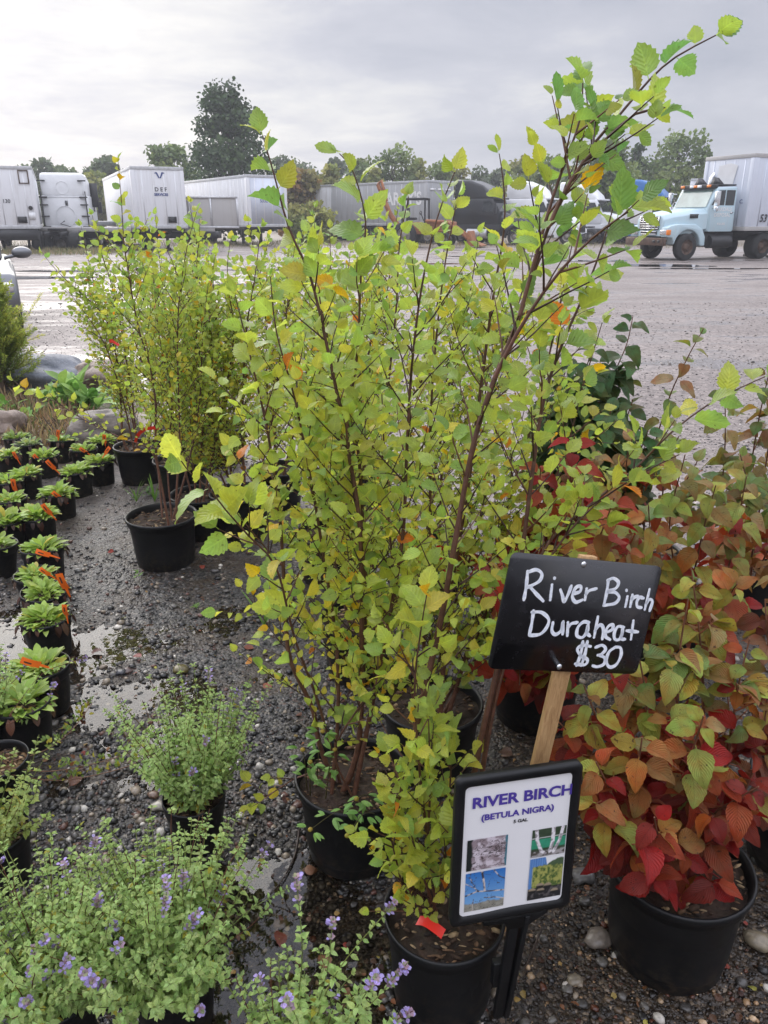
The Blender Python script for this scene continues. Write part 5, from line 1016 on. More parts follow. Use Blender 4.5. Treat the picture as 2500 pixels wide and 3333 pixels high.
# ------------------------------------------------------------------ fallen leaves, twigs, seedlings
def fallen(u, v, size, col, label, z=None):
    p = G(u, v); p[2] = float(hground(p[0], p[1])) if z is None else z; p[2] = max(p[2], .001) + .006; mb = MB(); L = Leaves(); a = random.uniform(0, 6.28)
    L.add((0, 0, 0), np.array([cos(a), sin(a), .05]), np.array([random.gauss(0, .3), random.gauss(0, .3), 1]), size, np.array(col)); L.into(mb, T_VIB if size > .06 else T_BIRCH); o = mb.build('fallen_leaf', M['dead'], smooth=True); o.location = tuple(p); tag(o, label, 'leaf', 'leaves fallen on the wet gravel')
for q in [(870, 2225, .05, (.30, .10, .05), 'pale orange leaf fallen on gravel left of the leaning stem'), (830, 2120, .045, (.20, .06, .03), 'dark orange leaf fallen in the brown puddle by the path'), (995, 2310, .045, (.24, .08, .04), 'orange leaf fallen just behind the ribbed pot rim'),
          (375, 1805, .035, (.35, .05, .03), 'red leaf fallen left of the lone birch pot'), (655, 1846, .04, (.25, .05, .03), 'rust red leaf fallen right of the lone birch pot'), (295, 2125, .055, (.10, .04, .03), 'curled dark leaf floating at the edge of the left puddle'), (465, 2145, .045, (.22, .07, .06), 'reddish leaf fallen beside the round stones'),
          (220, 2570, .06, (.13, .05, .025), 'wet brown leaf fallen near the bare soil pot'), (1855, 2780, .075, (.16, .01, .015), 'deep crimson leaf fallen below the shrub right of the sign'), (1675, 2470, .055, (.20, .12, .08), 'brown ribbed leaf fallen above the framed sign'), (925, 2635, .05, (.09, .035, .025), 'brown leaf fallen left of the ribbed pot'),
          (1060, 3110, .05, (.20, .09, .04), 'orange brown leaf fallen in dark water below the ribbed pot'), (905, 3030, .05, (.17, .05, .03), 'russet leaf fallen near the left flower spike'), (985, 2840, .04, (.28, .14, .08), 'tan leaf fallen at the foot of the ribbed pot'), (920, 1846, .035, (.30, .10, .05), 'orange leaf fallen under the bright birch shoot'), (1365, 2390, .03, (.4, .2, .1), 'small pale orange leaf fallen in the pot behind the sign')]:
    fallen(*q, z=(.22 if 'in the pot' in q[4] else None))
def twig(pts, r, label):
    q = catmull([np.array([*G(u, v)[:2], .012]) for u, v in pts], .01); q[:, 2] = np.maximum(hground(q[:, 0], q[:, 1]), 0) + r + .004; mb = MB(); mb.tube(q, np.linspace(r, r*.5, len(q)), 6, (.035, .022, .016)); tag(mb.build('fallen_twig', M['bark'], smooth=True), label, 'twig', 'twigs lying on the ground')
twig([(975, 2715), (960, 2790), (920, 2870), (870, 2930)], .0035, 'long curved dark twig lying left of the ribbed pot'); twig([(1760, 3040), (1740, 3090), (1715, 3150), (1700, 3180)], .003, 'forked dark twig on brown soil below the framed sign'); twig([(190, 2540), (250, 2520), (300, 2500)], .003, 'straight tan twig lying by the bare soil pot'); twig([(1990, 2980), (1993, 3040), (1998, 3090)], .0025, 'short twig leaning by the crimson shrub pot')
def seedling(u, v, label, grass=False, s=1.0, col=(.16, .30, .05)):
    p = G(u, v); p[2] = float(hground(p[0], p[1])); mb = MB(); L = Leaves()
    for k in range(9 if not grass else 7):
        a = random.uniform(0, 6.28); el = radians(random.uniform(60, 85) if grass else random.uniform(5, 60)); L.add((0, 0, 0 if grass else random.uniform(0, .03)*s), np.array([cos(a)*cos(el), sin(a)*cos(el), sin(el)]), np.array([-cos(a)*.2, -sin(a)*.2, 1]), (random.uniform(.10, .17) if grass else random.uniform(.02, .04))*s, jit(col))
    L.into(mb, [leaf_tmpl(8, .03, .4, 1.5, 0, .3, .5, 3, 0)] if grass else T_WEED); o = mb.build('weed', M['weed'], smooth=True); o.location = tuple(p); tag(o, label, 'weed', 'weeds sprouting from the gravel')
seedling(445, 1640, 'tuft of grass blades beside the leaning birch pot', True); seedling(505, 1640, 'second grass tuft between the leaning birch pot and lone birch pot', True, 1.1); seedling(452, 1890, 'bright seedling at the left foot of the lone birch pot'); seedling(655, 1735, 'leafy weed between the lone birch pot and the next pot', s=1.6, col=(.10, .19, .05)); seedling(860, 2040, 'thin grass stem in the brown puddle', True, 1.2); seedling(640, 1990, 'tiny yellow green seedling on wet gravel', s=.7); seedling(480, 1620, 'round leaved weed behind the grass tufts', s=1.8, col=(.12, .2, .07))

# ------------------------------------------------------------------ left bed: weeds, dry grass, evergreen
def broad(u, v, y_h, n, ln, label):
    p = G(u, v); root = None; mb = MB(); L = Leaves()
    for k in range(n):
        a = random.uniform(0, 6.28); el = radians(random.uniform(20, 75)); L.add((random.gauss(0, .05), random.gauss(0, .05), random.uniform(0, y_h)), np.array([cos(a)*cos(el), sin(a)*cos(el), sin(el)]), np.array([-cos(a)*.5, -sin(a)*.5 - .2, 1]), ln*random.uniform(.55, 1.1), jit(pick((3, (.16, .31, .06)), (2, (.24, .40, .09)), (1, (.11, .23, .05)))))
    L.into(mb, T_BROAD); o = mb.build('broadleaf_weed', M['weed'], smooth=True); o.location = tuple(p); tag(o, label, 'weed', 'broadleaf weeds by the boulders')
broad(240, 1330, .18, 40, .26, 'tall broadleaf weed clump in front of the slate blue boulder'); broad(300, 1345, .14, 34, .24, 'broadleaf weed clump behind the big banded boulder'); broad(180, 1320, .10, 24, .22, 'broadleaf weed clump leaning toward the evergreen'); broad(400, 1320, .10, 26, .2, 'low broadleaf weeds behind the leaning birch')
broad(262, 1440, .04, 9, .20, 'single rosette weed at the left foot of the banded boulder'); broad(82, 1375, .04, 12, .17, 'small broadleaf weed beside the pinkish boulder'); broad(12, 1340, .05, 18, .14, 'low green weed under the evergreen shrub')
mb = MB(); K = 2600; T = []; D = []; Sz = []; Cc = []
for k in range(K):
    u, v = random.uniform(-60, 300), random.uniform(1290, 1460); p = G(u, v)
    if p[0] > -1.75: continue
    a = random.uniform(0, 6.28); el = radians(random.uniform(15, 85)); T.append(p); D.append((cos(a)*cos(el), sin(a)*cos(el), sin(el))); Sz.append(random.uniform(.05, .17)); Cc.append(jit(pick((3, (.30, .21, .11)), (2, (.20, .13, .07)), (1, (.13, .16, .05)), (1, (.06, .04, .03))), .25))
for k in range(5200):
    y = random.uniform(46, 60) if random.random() < .6 else random.uniform(38, 44); x = random.uniform(-26, 24) if y > 45 else random.uniform(-20, -13); 
    el = radians(random.uniform(45, 88)); a = random.uniform(0, 6.28); T.append((x, y, 0)); D.append((cos(a)*cos(el), sin(a)*cos(el), sin(el))); Sz.append(random.uniform(.12, .34)); Cc.append(jit(pick((2, (.24, .19, .10)), (2, (.14, .16, .06)), (1, (.30, .24, .13))), .25))
R = frames(np.array(D), np.tile(np.array([[.2, -.8, .4]]), (len(T), 1)))*np.array(Sz)[:, None, None]; mb.inst(leaf_tmpl(5, .035, .3, 1.3, 0, .2, .3, 3, 0), R, np.array(T), np.array(Cc)); tag(mb.build('dry_grass', M['weed'], smooth=True), kind='stuff')
# evergreen at the left edge
p = G(15, 1290); root = thing('evergreen_shrub', 'feathery yellow green evergreen shrub cut by the left edge', 'shrub', (p[0], p[1], 0)); mbS = MB(); L = Leaves()
for k in range(300):
    a = random.uniform(0, 6.28); z0 = random.uniform(.05, .95); ln = random.uniform(.22, .48)*(1.15 - z0*.75); el = radians(random.uniform(15, 55)); d = np.array([cos(a)*cos(el), sin(a)*cos(el), sin(el)]); q = [np.array([0, 0, z0]) + d*.05]
    for _ in range(6): d = unit(d + np.array([random.gauss(0, .06), random.gauss(0, .06), .03])); q.append(q[-1] + d*ln/6)
    q = np.array(q); mbS.tube(q, np.linspace(.004, .001, 7), 4, (.08, .05, .025), False); tipc = lerp((.22, .30, .06), (.48, .50, .09), random.random())
    for w in np.arange(.05, 1, .022):
        i = min(5, int(w*6)); p_ = q[i] + (q[i+1]-q[i])*((w*6) % 1); t = unit(q[i+1]-q[i])
        for _ in range(2): r = np.random.default_rng(k*99+int(w*1000)+_).normal(size=3); L.add(p_, unit(t*.7 + unit(np.cross(t, r))*.8), r, random.uniform(.03, .05), jit(lerp((.10, .16, .045), tipc, w), .2))
for u, v, y in ((135, 955, 8.3), (100, 1060, 8.2), (140, 1090, 8.0), (70, 990, 8.4)):
    b = at(u, v, y) - np.array([p[0], p[1], 0]); q = catmull([np.array([0, 0, max(.3, b[2]-.25)]), b*.55 + np.array([0, 0, .18]), b], .03); mbS.tube(q, np.linspace(.006, .0015, len(q)), 4, (.08, .05, .025), False)
    for i in range(len(q)//4, len(q)-1):
        t = unit(q[i+1]-q[i])
        for _ in range(7): r = rng.normal(size=3); L.add(q[i] + (q[i+1]-q[i])*random.random(), unit(t*.8 + unit(np.cross(t, r))*.7), r, random.uniform(.028, .045), jit((.5, .5, .08), .2))
mbS.tube([(0, 0, 0), (0, 0, .5), (.02, 0, 1.0)], [.03, .02, .006], 7, (.09, .06, .04)); mbS.build('stem', M['bark'], root); mb = MB(); L.into(mb, [leaf_tmpl(3, .11, .4, 1.4, 0, .2, .2, 3, 0)]); mb.build('foliage', M['weed'], root, smooth=True)

# ------------------------------------------------------------------ vehicles
def wheel(root, x, y, r=.50, w=.28, rim='steel', out=1, dual=False):
    mb = MB(); cy_ = y; prof = [(r*.56, -w/2), (r*.80, -w/2), (r*.96, -w*.42), (r, -w*.28), (r, w*.28), (r*.96, w*.42), (r*.80, w/2), (r*.56, w/2)]
    ang = np.linspace(0, 2*pi, 28, endpoint=False); V = [(x + a*cos(t), cy_ + b, r + a*sin(t)) for a, b in prof for t in ang]; k = 28
    mb.add(V, np.array([(i*k+j, i*k+(j+1) % k, (i+1)*k+(j+1) % k, (i+1)*k+j) for i in range(7) for j in range(k)])); ty = mb.build('wheel', M['rubber'], root, smooth=True)
    mb = MB(); so_ = out*w/2; prof = [(r*.56, so_), (r*.54, so_*.9), (r*.50, so_*.45), (r*.30, so_*.40), (r*.26, so_*.75), (r*.12, so_*.8), (.001, so_*.82)]
    V = [(x + a*cos(t), cy_ + b, r + a*sin(t)) for a, b in prof for t in ang]; mb.add(V, np.array([(i*k+j, i*k+(j+1) % k, (i+1)*k+(j+1) % k, (i+1)*k+j) for i in range(6) for j in range(k)]))
    for t in np.linspace(0, 2*pi, 8, endpoint=False): mb.cyl((x + r*.38*cos(t), cy_ + so_*.35, r + r*.38*sin(t)), (x + r*.38*cos(t), cy_ + so_*.6, r + r*.38*sin(t)), r*.05, 6)
    mb.build('rim', M[rim], ty, smooth=True)
def trailer(label, O, rz, ln=14.6, mat='trailer', z0=1.15, z1=4.08, group='box trailers parked across the yard', ribs=True, gear=True, nose=None, w=2.6, bogie=True, railmat='alu'):
    """nose at x=0, body runs to -x; origin at the middle of the nose on the ground"""
    root = thing('box_trailer', label, 'trailer', (O[0], O[1], 0), rz, group); h = w/2
    mb = MB(); mb.box((-ln/2, 0, (z0+z1)/2), (ln, w, z1-z0)); mb.build('body', M[mat], root, bevel=.035)
    mb = MB()
    for s in (-1, 1): mb.box((-ln/2, s*(h+.012), z1-.07), (ln+.03, .03, .15)); mb.box((-ln/2, s*(h+.012), z0+.08), (ln+.03, .03, .17))
    mb.box((.012, 0, z1-.07), (.03, w+.05, .15)); mb.box((.012, 0, z0+.08), (.03, w+.05, .17)); mb.build('rail', M[railmat], root, bevel=.006)
    for s in (-1, 1): mb = MB(); mb.box((.014, s*(h-.08), (z0+z1)/2), (.03, .20, z1-z0-.32)); mb.box((-.12, s*(h+.012), (z0+z1)/2), (.26, .03, z1-z0-.32)); mb.build('corner_post', M[mat], root, bevel=.012)
    if ribs:
        mb = MB()
        for s in (-1, 1):
            for x in np.arange(-.7, -ln+.2, -.61): mb.box((x, s*(h+.004), (z0+z1)/2), (.05, .016, z1-z0-.34))
        for y in np.arange(-h+.5, h-.3, .55): mb.box((.004, y, (z0+z1)/2), (.014, .045, z1-z0-.34))
        mb.build('seam', M[mat], root)
    mb = MB(); mb.box((-ln/2, .45, z0-.14), (ln-.5, .12, .26)); mb.box((-ln/2, -.45, z0-.14), (ln-.5, .12, .26)); mb.box((-1.0, 0, z0-.08), (1.8, w-.3, .15))
    for x in np.arange(-2.2, -ln+.5, -1.2): mb.box((x, 0, z0-.08), (.08, w-.2, .12))
    mb.build('chassis', M['black'], root)
    if gear:
        for s in (-1, 1):
            mb = MB(); mb.box((-2.6, s*.62, .62), (.16, .14, 1.0)); mb.box((-2.6, s*.62, .07), (.30, .28, .10)); mb.tube([(-2.6, s*.62, .5), (-3.5, s*.5, z0-.15)], .04, 6); mb.build('landing_leg', M['black'], root)
        mb = MB(); mb.box((-2.6, 0, .80), (.10, 1.1, .10)); mb.build('cross_brace', M['black'], root)
    if bogie:
        for x in (-ln+1.2, -ln+2.5):
            for s in (-1, 1): wheel(root, x, s*(h-.32), .5, .56, out=s)
    if nose:
        mb = MB(); mb.box((.035, h-.75, z0+.42), (.06, .42, .30)); mb.build('hose_box', M['black'], root)
    return root
def nose_text(root, s, y, z, size, mat, w=2.6, bold=.004, sx=1.0): put_text(s, M[mat], root, (.022 if True else 0, y, z), (0, 1, 0), (0, 0, 1), size, bold, sx=sx)
def side_text(root, s, x, z, size, mat, side=1, w=2.6, bold=.004, shear=0, sx=1.0): put_text(s, M[mat], root, (x, side*(w/2+.018), z), (-side, 0, 0), (0, 0, 1), size, bold, shear, sx=sx)
def head(a): return radians(a)

# left white trailer: nose toward us
t1 = trailer('white box trailer at the left edge numbered 130, with black landing gear', (-18.5, 40.7), head(-68), nose=True, z1=4.02); nose_text(t1, '130', -.05, 2.35, .24, 'text_dark')
mb = MB()
for a, b, c_, d in ((.88, 3.25, .42, .05), (.88, 3.82, .42, .05)): mb.box((.04, a, b), (.02, c_, d))
for a in (.67, 1.09): mb.box((.04, a, 3.535), (.02, .05, .62))
mb.build('document_frame', M['rust'], t1); mb = MB(); mb.cyl((.02, 1.0, 2.12), (.07, 1.0, 2.12), .10, 14); mb.build('light', M['black'], t1); mb = MB(); mb.box((.03, -.72, 3.86), (.012, .36, .14)); mb.build('badge', M['redl'], t1); mb = MB(); mb.box((.035, 1.02, 1.75), (.01, .30, .34)); mb.build('sticker', M['white'], t1)
mb = MB(); mb.box((-.2, 0, .86), (.7, 2.3, .5)); mb.box((-.15, 1.05, .62), (.5, .35, .9)); mb.build('coupler_plate', M['black'], t1)
# DEF trailer
t3 = trailer('white box trailer lettered DEF with a blue V, beside the big tree', (-11.5, 42.5), head(-66), nose=True); nose_text(t3, 'D E F', .1, 2.93, .27, 'text_dark'); nose_text(t3, 'SERVICES', .1, 2.72, .17, 'text_blue', bold=.006)
mb = MB()
for s in (-1, 1): mb.add([(.024, .1+s*.0, 3.55), (.024, .1+s*.06, 3.55), (.024, .1+s*.20, 3.82), (.024, .1+s*.11, 3.82)], [(0, 1, 2, 3)]); mb.add([(.024, .1+s*.11, 3.82), (.024, .1+s*.20, 3.82), (.024, .1+s*.26, 3.78), (.024, .1+s*.20, 3.76)], [(0, 1, 2, 3)])
mb.build('emblem', M['text_blue'], t3)
# trailer with its long side receding left
t4 = trailer('bluish white box trailer with a long ribbed side, right of the big tree', (-7.1, 50.5), head(-57), mat='trailer'); mb = MB(); mb.box((.003, 0, 2.6), (.012, 2.2, 2.6)); mb.build('nose_shade_panel', M['trailer_blue'], t4); mb = MB(); mb.box((.014, .35, 3.35), (.012, .85, .22)); mb.box((.014, .35, 3.08), (.012, .85, .16)); mb.build('faded_decal', M['text_pale'], t4); nose_text(t4, '5332', -.25, 2.55, .26, 'text_blue')  # bluish nose panel puts the darker shading of that face into colour
# flatbed with grey headboard
root = thing('flatbed_trailer', 'flatbed trailer with a tall grey panelled headboard', 'trailer', (-10.0, 44.5, -.2), head(-8)); mb = MB(); mb.box((-4.6, 0, 1.28), (10, 2.5, .22)); mb.build('deck', M['board_grey'], root, bevel=.02)
mb = MB(); mb.box((1.15, -1.2, 2.12), (2.9, .10, 1.55)); mb.build('headboard', M['board_grey'], root, bevel=.02); mb = MB()
for x in (-.28, .0, 1.15, 2.58): mb.box((x, -1.27, 2.12), (.09, .05, 1.5))
mb.box((1.15, -1.27, 2.86), (2.95, .06, .09)); mb.box((1.15, -1.27, 1.40), (2.95, .06, .09)); mb.build('headboard_frame', M['alu'], root); mb = MB(); mb.box((-3.5, 0, 1.0), (9, 1.1, .35)); mb.build('chassis', M['black'], root)
for s in (-1, 1): mb = MB(); mb.box((-.4, s*.6, .5), (.16, .16, 1.0)); mb.build('landing_leg', M['black'], root)
for x in (-7.5, -8.8):
    for s in (-1, 1): wheel(root, x, s*.95, .5, .56, out=s)
# aluminium flatbed end between the left trailer and the sleeper cab
root = thing('flatbed_trailer', 'aluminium flatbed rear end with round tail lights behind the left trailer', 'trailer', (-18.2, 47.5, 0), head(-95)); mb = MB(); mb.box((-5, 0, 1.35), (10, 2.5, .25)); mb.box((.03, 0, .95), (.08, 2.4, .30)); mb.box((.02, 0, 1.75), (.05, 2.2, .35)); mb.build('deck', M['alu'], root, bevel=.02)
for y in (.2, .45, .7, .95): mb = MB(); mb.cyl((.06, y, .97), (.11, y, .97), .08, 12); mb.build('tail_light', M['redl'], root)
mb = MB()
for y in (-.2, .1, .35, .6, .85): mb.box((-.05, y, 2.1), (.08, .06, .8))
mb.box((-.05, .35, 2.5), (.1, 1.3, .08)); mb.build('rack', M['alu'], root); mb = MB(); mb.box((-1.2, .3, 2.9), (.1, .75, 1.3)); mb.box((-1.2, 1.1, 2.9), (.1, .5, 1.3)); mb.build('tarp_box', M['black'], root)
for x in (-1.2, -2.5):
    for s in (-1, 1): wheel(root, x, s*.95, .5, .56, out=s)
# white box body and grey lettered trailer
t6 = trailer('white box trailer body seen from its corner, left of the orange tractor', (1.2, 61.8), head(-40), ln=9, ribs=False, gear=True); 
mb = MB(); mb.box((.03, 0, 3.80), (.04, 2.5, .30)); mb.build('header', M['alu'], t6)
for y in (-.7, .1): mb = MB(); mb.box((.06, y, 3.62), (.04, .14, .28)); mb.build('door_clip', M['black'], t6)
t6b = None
t7 = trailer("grey box trailer lettered in white behind the orange tractor", (3.9, 57.6), head(-48), mat='trailer_grey', ribs=True); side_text(t7, "SARAY'S", 0, 2.7, .95, 'text_white', -1, bold=.03) if False else None
put_text("SARAY'S", M['text_white'], t7, (-2.6, -1.32, 2.55), (1, 0, 0), (0, 0, 1), 1.15, .035, sx=1.0); mb = MB(); [mb.box((.024, y, 3.5), (.012, .52, .13)) for y in (-.75, 0, .75)]; mb.build('faded_decal', M['text_white'], t7)
# trailer behind the light blue truck
trailer('cream box trailer peeking out behind the light blue truck', (21.6, 55.0), head(-110), ln=10, z1=4.1, ribs=False, bogie=True)

def sleeper(label, O, rz, upper, lower=None, s=1.0, group='sleeper cab trucks parked in a line'):
    root = thing('semi_truck', label, 'truck', (O[0], O[1], 0), rz, group); lower = lower or upper; zf = 1.55 if lower != upper else .95
    P = lambda pr: [(a*s, b*s) for a, b in pr]
    mb = MB(); mb.prism(P([(0, 1.25), (3.15, 1.25), (3.15, 2.05), (2.72, 2.85), (0, 2.85)]), -1.2*s, 1.2*s); mb.build('cab', M['white'] if upper == 'blue_paint' else M[upper], root, bevel=.07)
    mb = MB(); mb.prism(P([(-.02, 2.75), (2.78, 2.75), (2.60, 3.15), (2.0, 3.65), (1.1, 3.98), (-.02, 4.02)]), -1.16*s, 1.16*s); mb.build('roof_fairing', M[upper], root, smooth=False, bevel=.16)
    mb = MB(); mb.prism(P([(0, .55), (3.3, .55), (3.3, 1.28), (0, 1.28)]), -1.17*s, 1.17*s); mb.build('side_skirt', M[lower], root, bevel=.05)
    mb = MB(); V = []
    sec = [(3.1, 1.05, .62, 2.06), (3.9, 1.02, .62, 1.88), (4.7, .92, .62, 1.68), (5.05, .80, .62, 1.45)]
    for x, hw, z0, z1 in sec: V += [(x*s, -hw*s, z0*s), (x*s, -hw*s, (z1-.30)*s), (x*s, -hw*.72*s, z1*s), (x*s, hw*.72*s, z1*s), (x*s, hw*s, (z1-.30)*s), (x*s, hw*s, z0*s)]
    F = [(i*6+k, i*6+k+1, (i+1)*6+k+1, (i+1)*6+k) for i in range(3) for k in range(5)] + [(18, 19, 20, 21, 22, 23), (5, 4, 3, 2, 1, 0)]; mb.add(V, F); mb.build('hood', M['white'] if upper == 'blue_paint' else M[upper], root, bevel=.08)
    for sd_ in (-1, 1):
        mb = MB(); mb.tube([(4.3*s + .72*s*cos(t), sd_*1.08*s, .52*s + .66*s*sin(t)) for t in np.linspace(-.1, pi+.1, 12)], .16*s, 8); mb.build('fender', M[lower if lower != upper else upper], root, smooth=True)
        mb = MB(); mb.add([(2.05*s, sd_*1.212*s, 2.02*s), (2.95*s, sd_*1.212*s, 2.02*s), (2.62*s, sd_*1.212*s, 2.66*s), (2.05*s, sd_*1.212*s, 2.66*s)], [(0, 1, 2, 3)]); mb.build('window', M['glass'], root)
        mb = MB(); mb.box((3.0*s, sd_*1.42*s, 2.25*s), (.14*s, .22*s, .62*s)); mb.tube([(3.0*s, sd_*1.2*s, 2.4*s), (3.0*s, sd_*1.4*s, 2.4*s)], .03, 6); mb.build('mirror', M['black'], root, bevel=.03)
        mb = MB(); mb.add([(4.98*s, sd_*.62*s, 1.02*s), (4.98*s+.03, sd_*.9*s, 1.0*s), (4.80*s, sd_*.98*s, 1.32*s), (4.96*s+.03, sd_*.62*s, 1.30*s)], [(0, 1, 2, 3)]); mb.build('headlight', M['alu'], root)
        mb = MB(); mb.cyl((1.0*s, sd_*1.02*s, .72*s), (2.4*s, sd_*1.02*s, .72*s), .32*s, 16); mb.build('fuel_tank', M['alu'] if lower == upper else M[lower], root, smooth=False)
        wheel(root, 4.3*s, sd_*.98*s, .5*s, .30*s, out=sd_)
        for x in (-1.9, -3.2): wheel(root, x*s, sd_*.92*s, .5*s, .56*s, out=sd_)
    mb = MB(); mb.add([(3.17*s, -1.05*s, 2.08*s), (3.17*s, 1.05*s, 2.08*s), (2.77*s, .98*s, 2.80*s), (2.77*s, -.98*s, 2.80*s)], [(0, 1, 2, 3)]); mb.build('windshield', M['glass'], root)
    mb = MB(); mb.box((2.86*s, 0, 2.86*s), (.34*s, 2.2*s, .10*s)); mb.build('visor', M['black'] if upper != 'white' else M['white'], root, bevel=.02)
    mb = MB(); mb.box((5.08*s, 0, 1.10*s), (.06, 1.05*s, .62*s)); mb.build('grille', M['black'], root); mb = MB(); mb.box((5.12*s, 0, .52*s), (.18, 2.3*s, .42*s)); mb.build('bumper', M['chrome'] if upper == 'white' else M[lower], root, bevel=.05)
    mb = MB(); mb.box((-1.9*s, .42, .85*s), (4.4*s, .12, .26)); mb.box((-1.9*s, -.42, .85*s), (4.4*s, .12, .26)); mb.box((-2.5*s, 0, 1.08*s), (.9, .9, .10)); mb.build('chassis', M['black'], root)
    return root
t2 = sleeper('white sleeper cab seen from behind, between the left trailers', (-18.0, 46.6), head(100), 'white', group='sleeper cab trucks parked in a line')
for sg in (-1, 1):
    mb = MB(); mb.box((-.05, sg*1.19, 2.1), (.10, .05, 1.9))
    for z in (3.6, 2.75, 2.35, 1.75, 1.2): mb.box((-.09, sg*1.08, z), (.12, .42, .07))
    mb.build('side_extender', M['black'], t2)
mb = MB(); mb.box((-.02, 0, 2.78), (.03, 2.2, .05)); mb.tube([(-.03, .75*cos(t)*.7, 1.75 + .55*sin(t)) for t in np.linspace(0, 2*pi, 20)], .02, 6); mb.tube([(-.03, .35*cos(t), 3.25 + .33*sin(t)) for t in np.linspace(0, 2*pi, 16)], .018, 6); mb.build('panel_bead', M['white'], t2, smooth=True); mb = MB(); mb.box((-.02, -.12, 2.42), (.04, .14, .3)); mb.build('rear_window', M['glass'], t2)
mb = MB(); mb.tube([(-.06, .1, 1.5), (-.3, .3, 1.35), (-.2, -.2, 1.2), (-.5, .1, 1.1), (-.1, .3, 1.0)], .03, 6); mb.build('air_hose', M['black'], t2, smooth=True)
sleeper('black sleeper cab truck next to the grey lettered trailer', (5.2, 56.0), head(-28), 'black_paint'); sleeper('white sleeper cab truck nearest the black one', (8.8, 57.0), head(-28), 'white'); sleeper('white sleeper cab truck farther right, half hidden by birch leaves', (12.9, 59.5), head(-30), 'white'); sleeper('white sleeper cab truck with bright blue roof fairing and blue skirts', (16.2, 55.5), head(-30), 'blue_paint', 'blue_paint')
# tweak: nothing else in the line

# orange tractor loader with a roll cage
root = thing('tractor_loader', 'weathered orange tractor loader with a black roll cage and raised digging arm', 'tractor', (2.3, 49.5, 0), head(-14)); mb = MB(); mb.prism([(-1.4, .75), (.2, .75), (.2, 1.25), (-.2, 1.45), (-1.4, 1.35)], -.55, .55); mb.build('body', M['orange_paint'], root, bevel=.06); mb = MB(); mb.prism([(.2, .7), (2.0, .75), (2.05, 1.45), (.2, 1.6)], -.45, .45); mb.build('engine_hood', M['orange_paint'], root, bevel=.06)
mb = MB()
for x in (-1.1, .3):
    for sg in (-1, 1): mb.tube([(x, sg*.68, 1.2), (x*.92, sg*.62, 2.75)], .055, 6)
mb.tube([(-1.0, -.62, 2.72), (.28, -.62, 2.72), (.28, .62, 2.72), (-1.0, .62, 2.72), (-1.0, -.62, 2.72)], .07, 6); mb.box((-.36, 0, 2.74), (1.4, 1.3, .07)); mb.build('roll_cage', M['black'], root); mb = MB(); mb.box((-.6, 0, 1.62), (.5, .5, .14)); mb.box((-.85, 0, 1.95), (.12, .5, .55)); mb.build('seat', M['black'], root, bevel=.04); mb = MB(); mb.tube([(.1, 0, 1.5), (-.1, 0, 1.95)], .03, 6); mb.tube([(-.1+.02*cos(t), .2*cos(t), 1.95+.2*sin(t)*.5) for t in np.linspace(0, 6.28, 14)], .02, 5); mb.build('steering_wheel', M['black'], root)
for x, r in ((-.9, .72), (1.5, .45)):
    for sg in (-1, 1): wheel(root, x, sg*.85, r, .42, 'steel', sg)
for sg in (-1, 1): mb = MB(); mb.tube([(.3, sg*.62, 1.5), (1.6, sg*.62, 1.45), (2.6, sg*.62, .75), (3.0, sg*.62, .4)], .10, 6); mb.tube([(.6, sg*.62, .9), (2.2, sg*.62, 1.0)], .05, 6); mb.build('loader_arm', M['orange_paint'], root)
mb = MB(); mb.prism([(2.9, .12), (3.8, .08), (3.85, .14), (3.2, .35), (3.05, .95), (2.9, .95)], -1.0, 1.0); mb.build('bucket', M['orange_paint'], root, bevel=.02); mb = MB(); mb.tube([(-1.4, 0, 1.1), (-2.0, 0, 1.9), (-2.5, 0, 3.0), (-2.75, 0, 3.55)], [.17, .16, .14, .12], 8); mb.build('boom', M['orange_paint'], root, smooth=True); mb = MB(); mb.tube([(-2.75, 0, 3.55), (-2.55, 0, 3.75), (-2.35, 0, 3.2), (-2.2, 0, 2.6)], .10, 8); mb.build('dipper_arm', M['orange_paint'], root, smooth=True)

# light blue truck with trailer, nose toward the left and us
Hd = radians(180 + 22); FWD = np.array([cos(Hd), sin(Hd)]); O = G(2225, 848)[:2] + np.array([-sin(Hd), cos(Hd)])*-1.0     # middle of the front axle
O = G(2222, 848)[:2] - np.array([-sin(Hd), cos(Hd)])*1.0
root = thing('conventional_truck', 'pale blue old truck with a chrome grille and rusty bumper, door lettered DISPOSAL', 'truck', (O[0], O[1], 0), Hd); root.scale = (1, 1, 1)
mb = MB(); V = []
sec = [(-.95, 1.08, 1.25, 2.02), (-.2, 1.0, 1.05, 1.98), (.55, .88, 1.0, 1.88), (1.0, .82, .95, 1.78), (1.055, .81, .95, 1.74)]
for x, hw, z0, z1 in sec: V += [(x, -hw, z0), (x, -hw, z1-.20), (x, -hw*.8, z1-.03), (x, 0, z1+.02), (x, hw*.8, z1-.03), (x, hw, z1-.20), (x, hw, z0)]
mb.add(V, [(i*7+k, i*7+k+1, (i+1)*7+k+1, (i+1)*7+k) for i in range(4) for k in range(6)] + [tuple(range(28, 35)), tuple(range(7))[::-1]]); mb.build('hood', M['lblue'], root, bevel=.035)
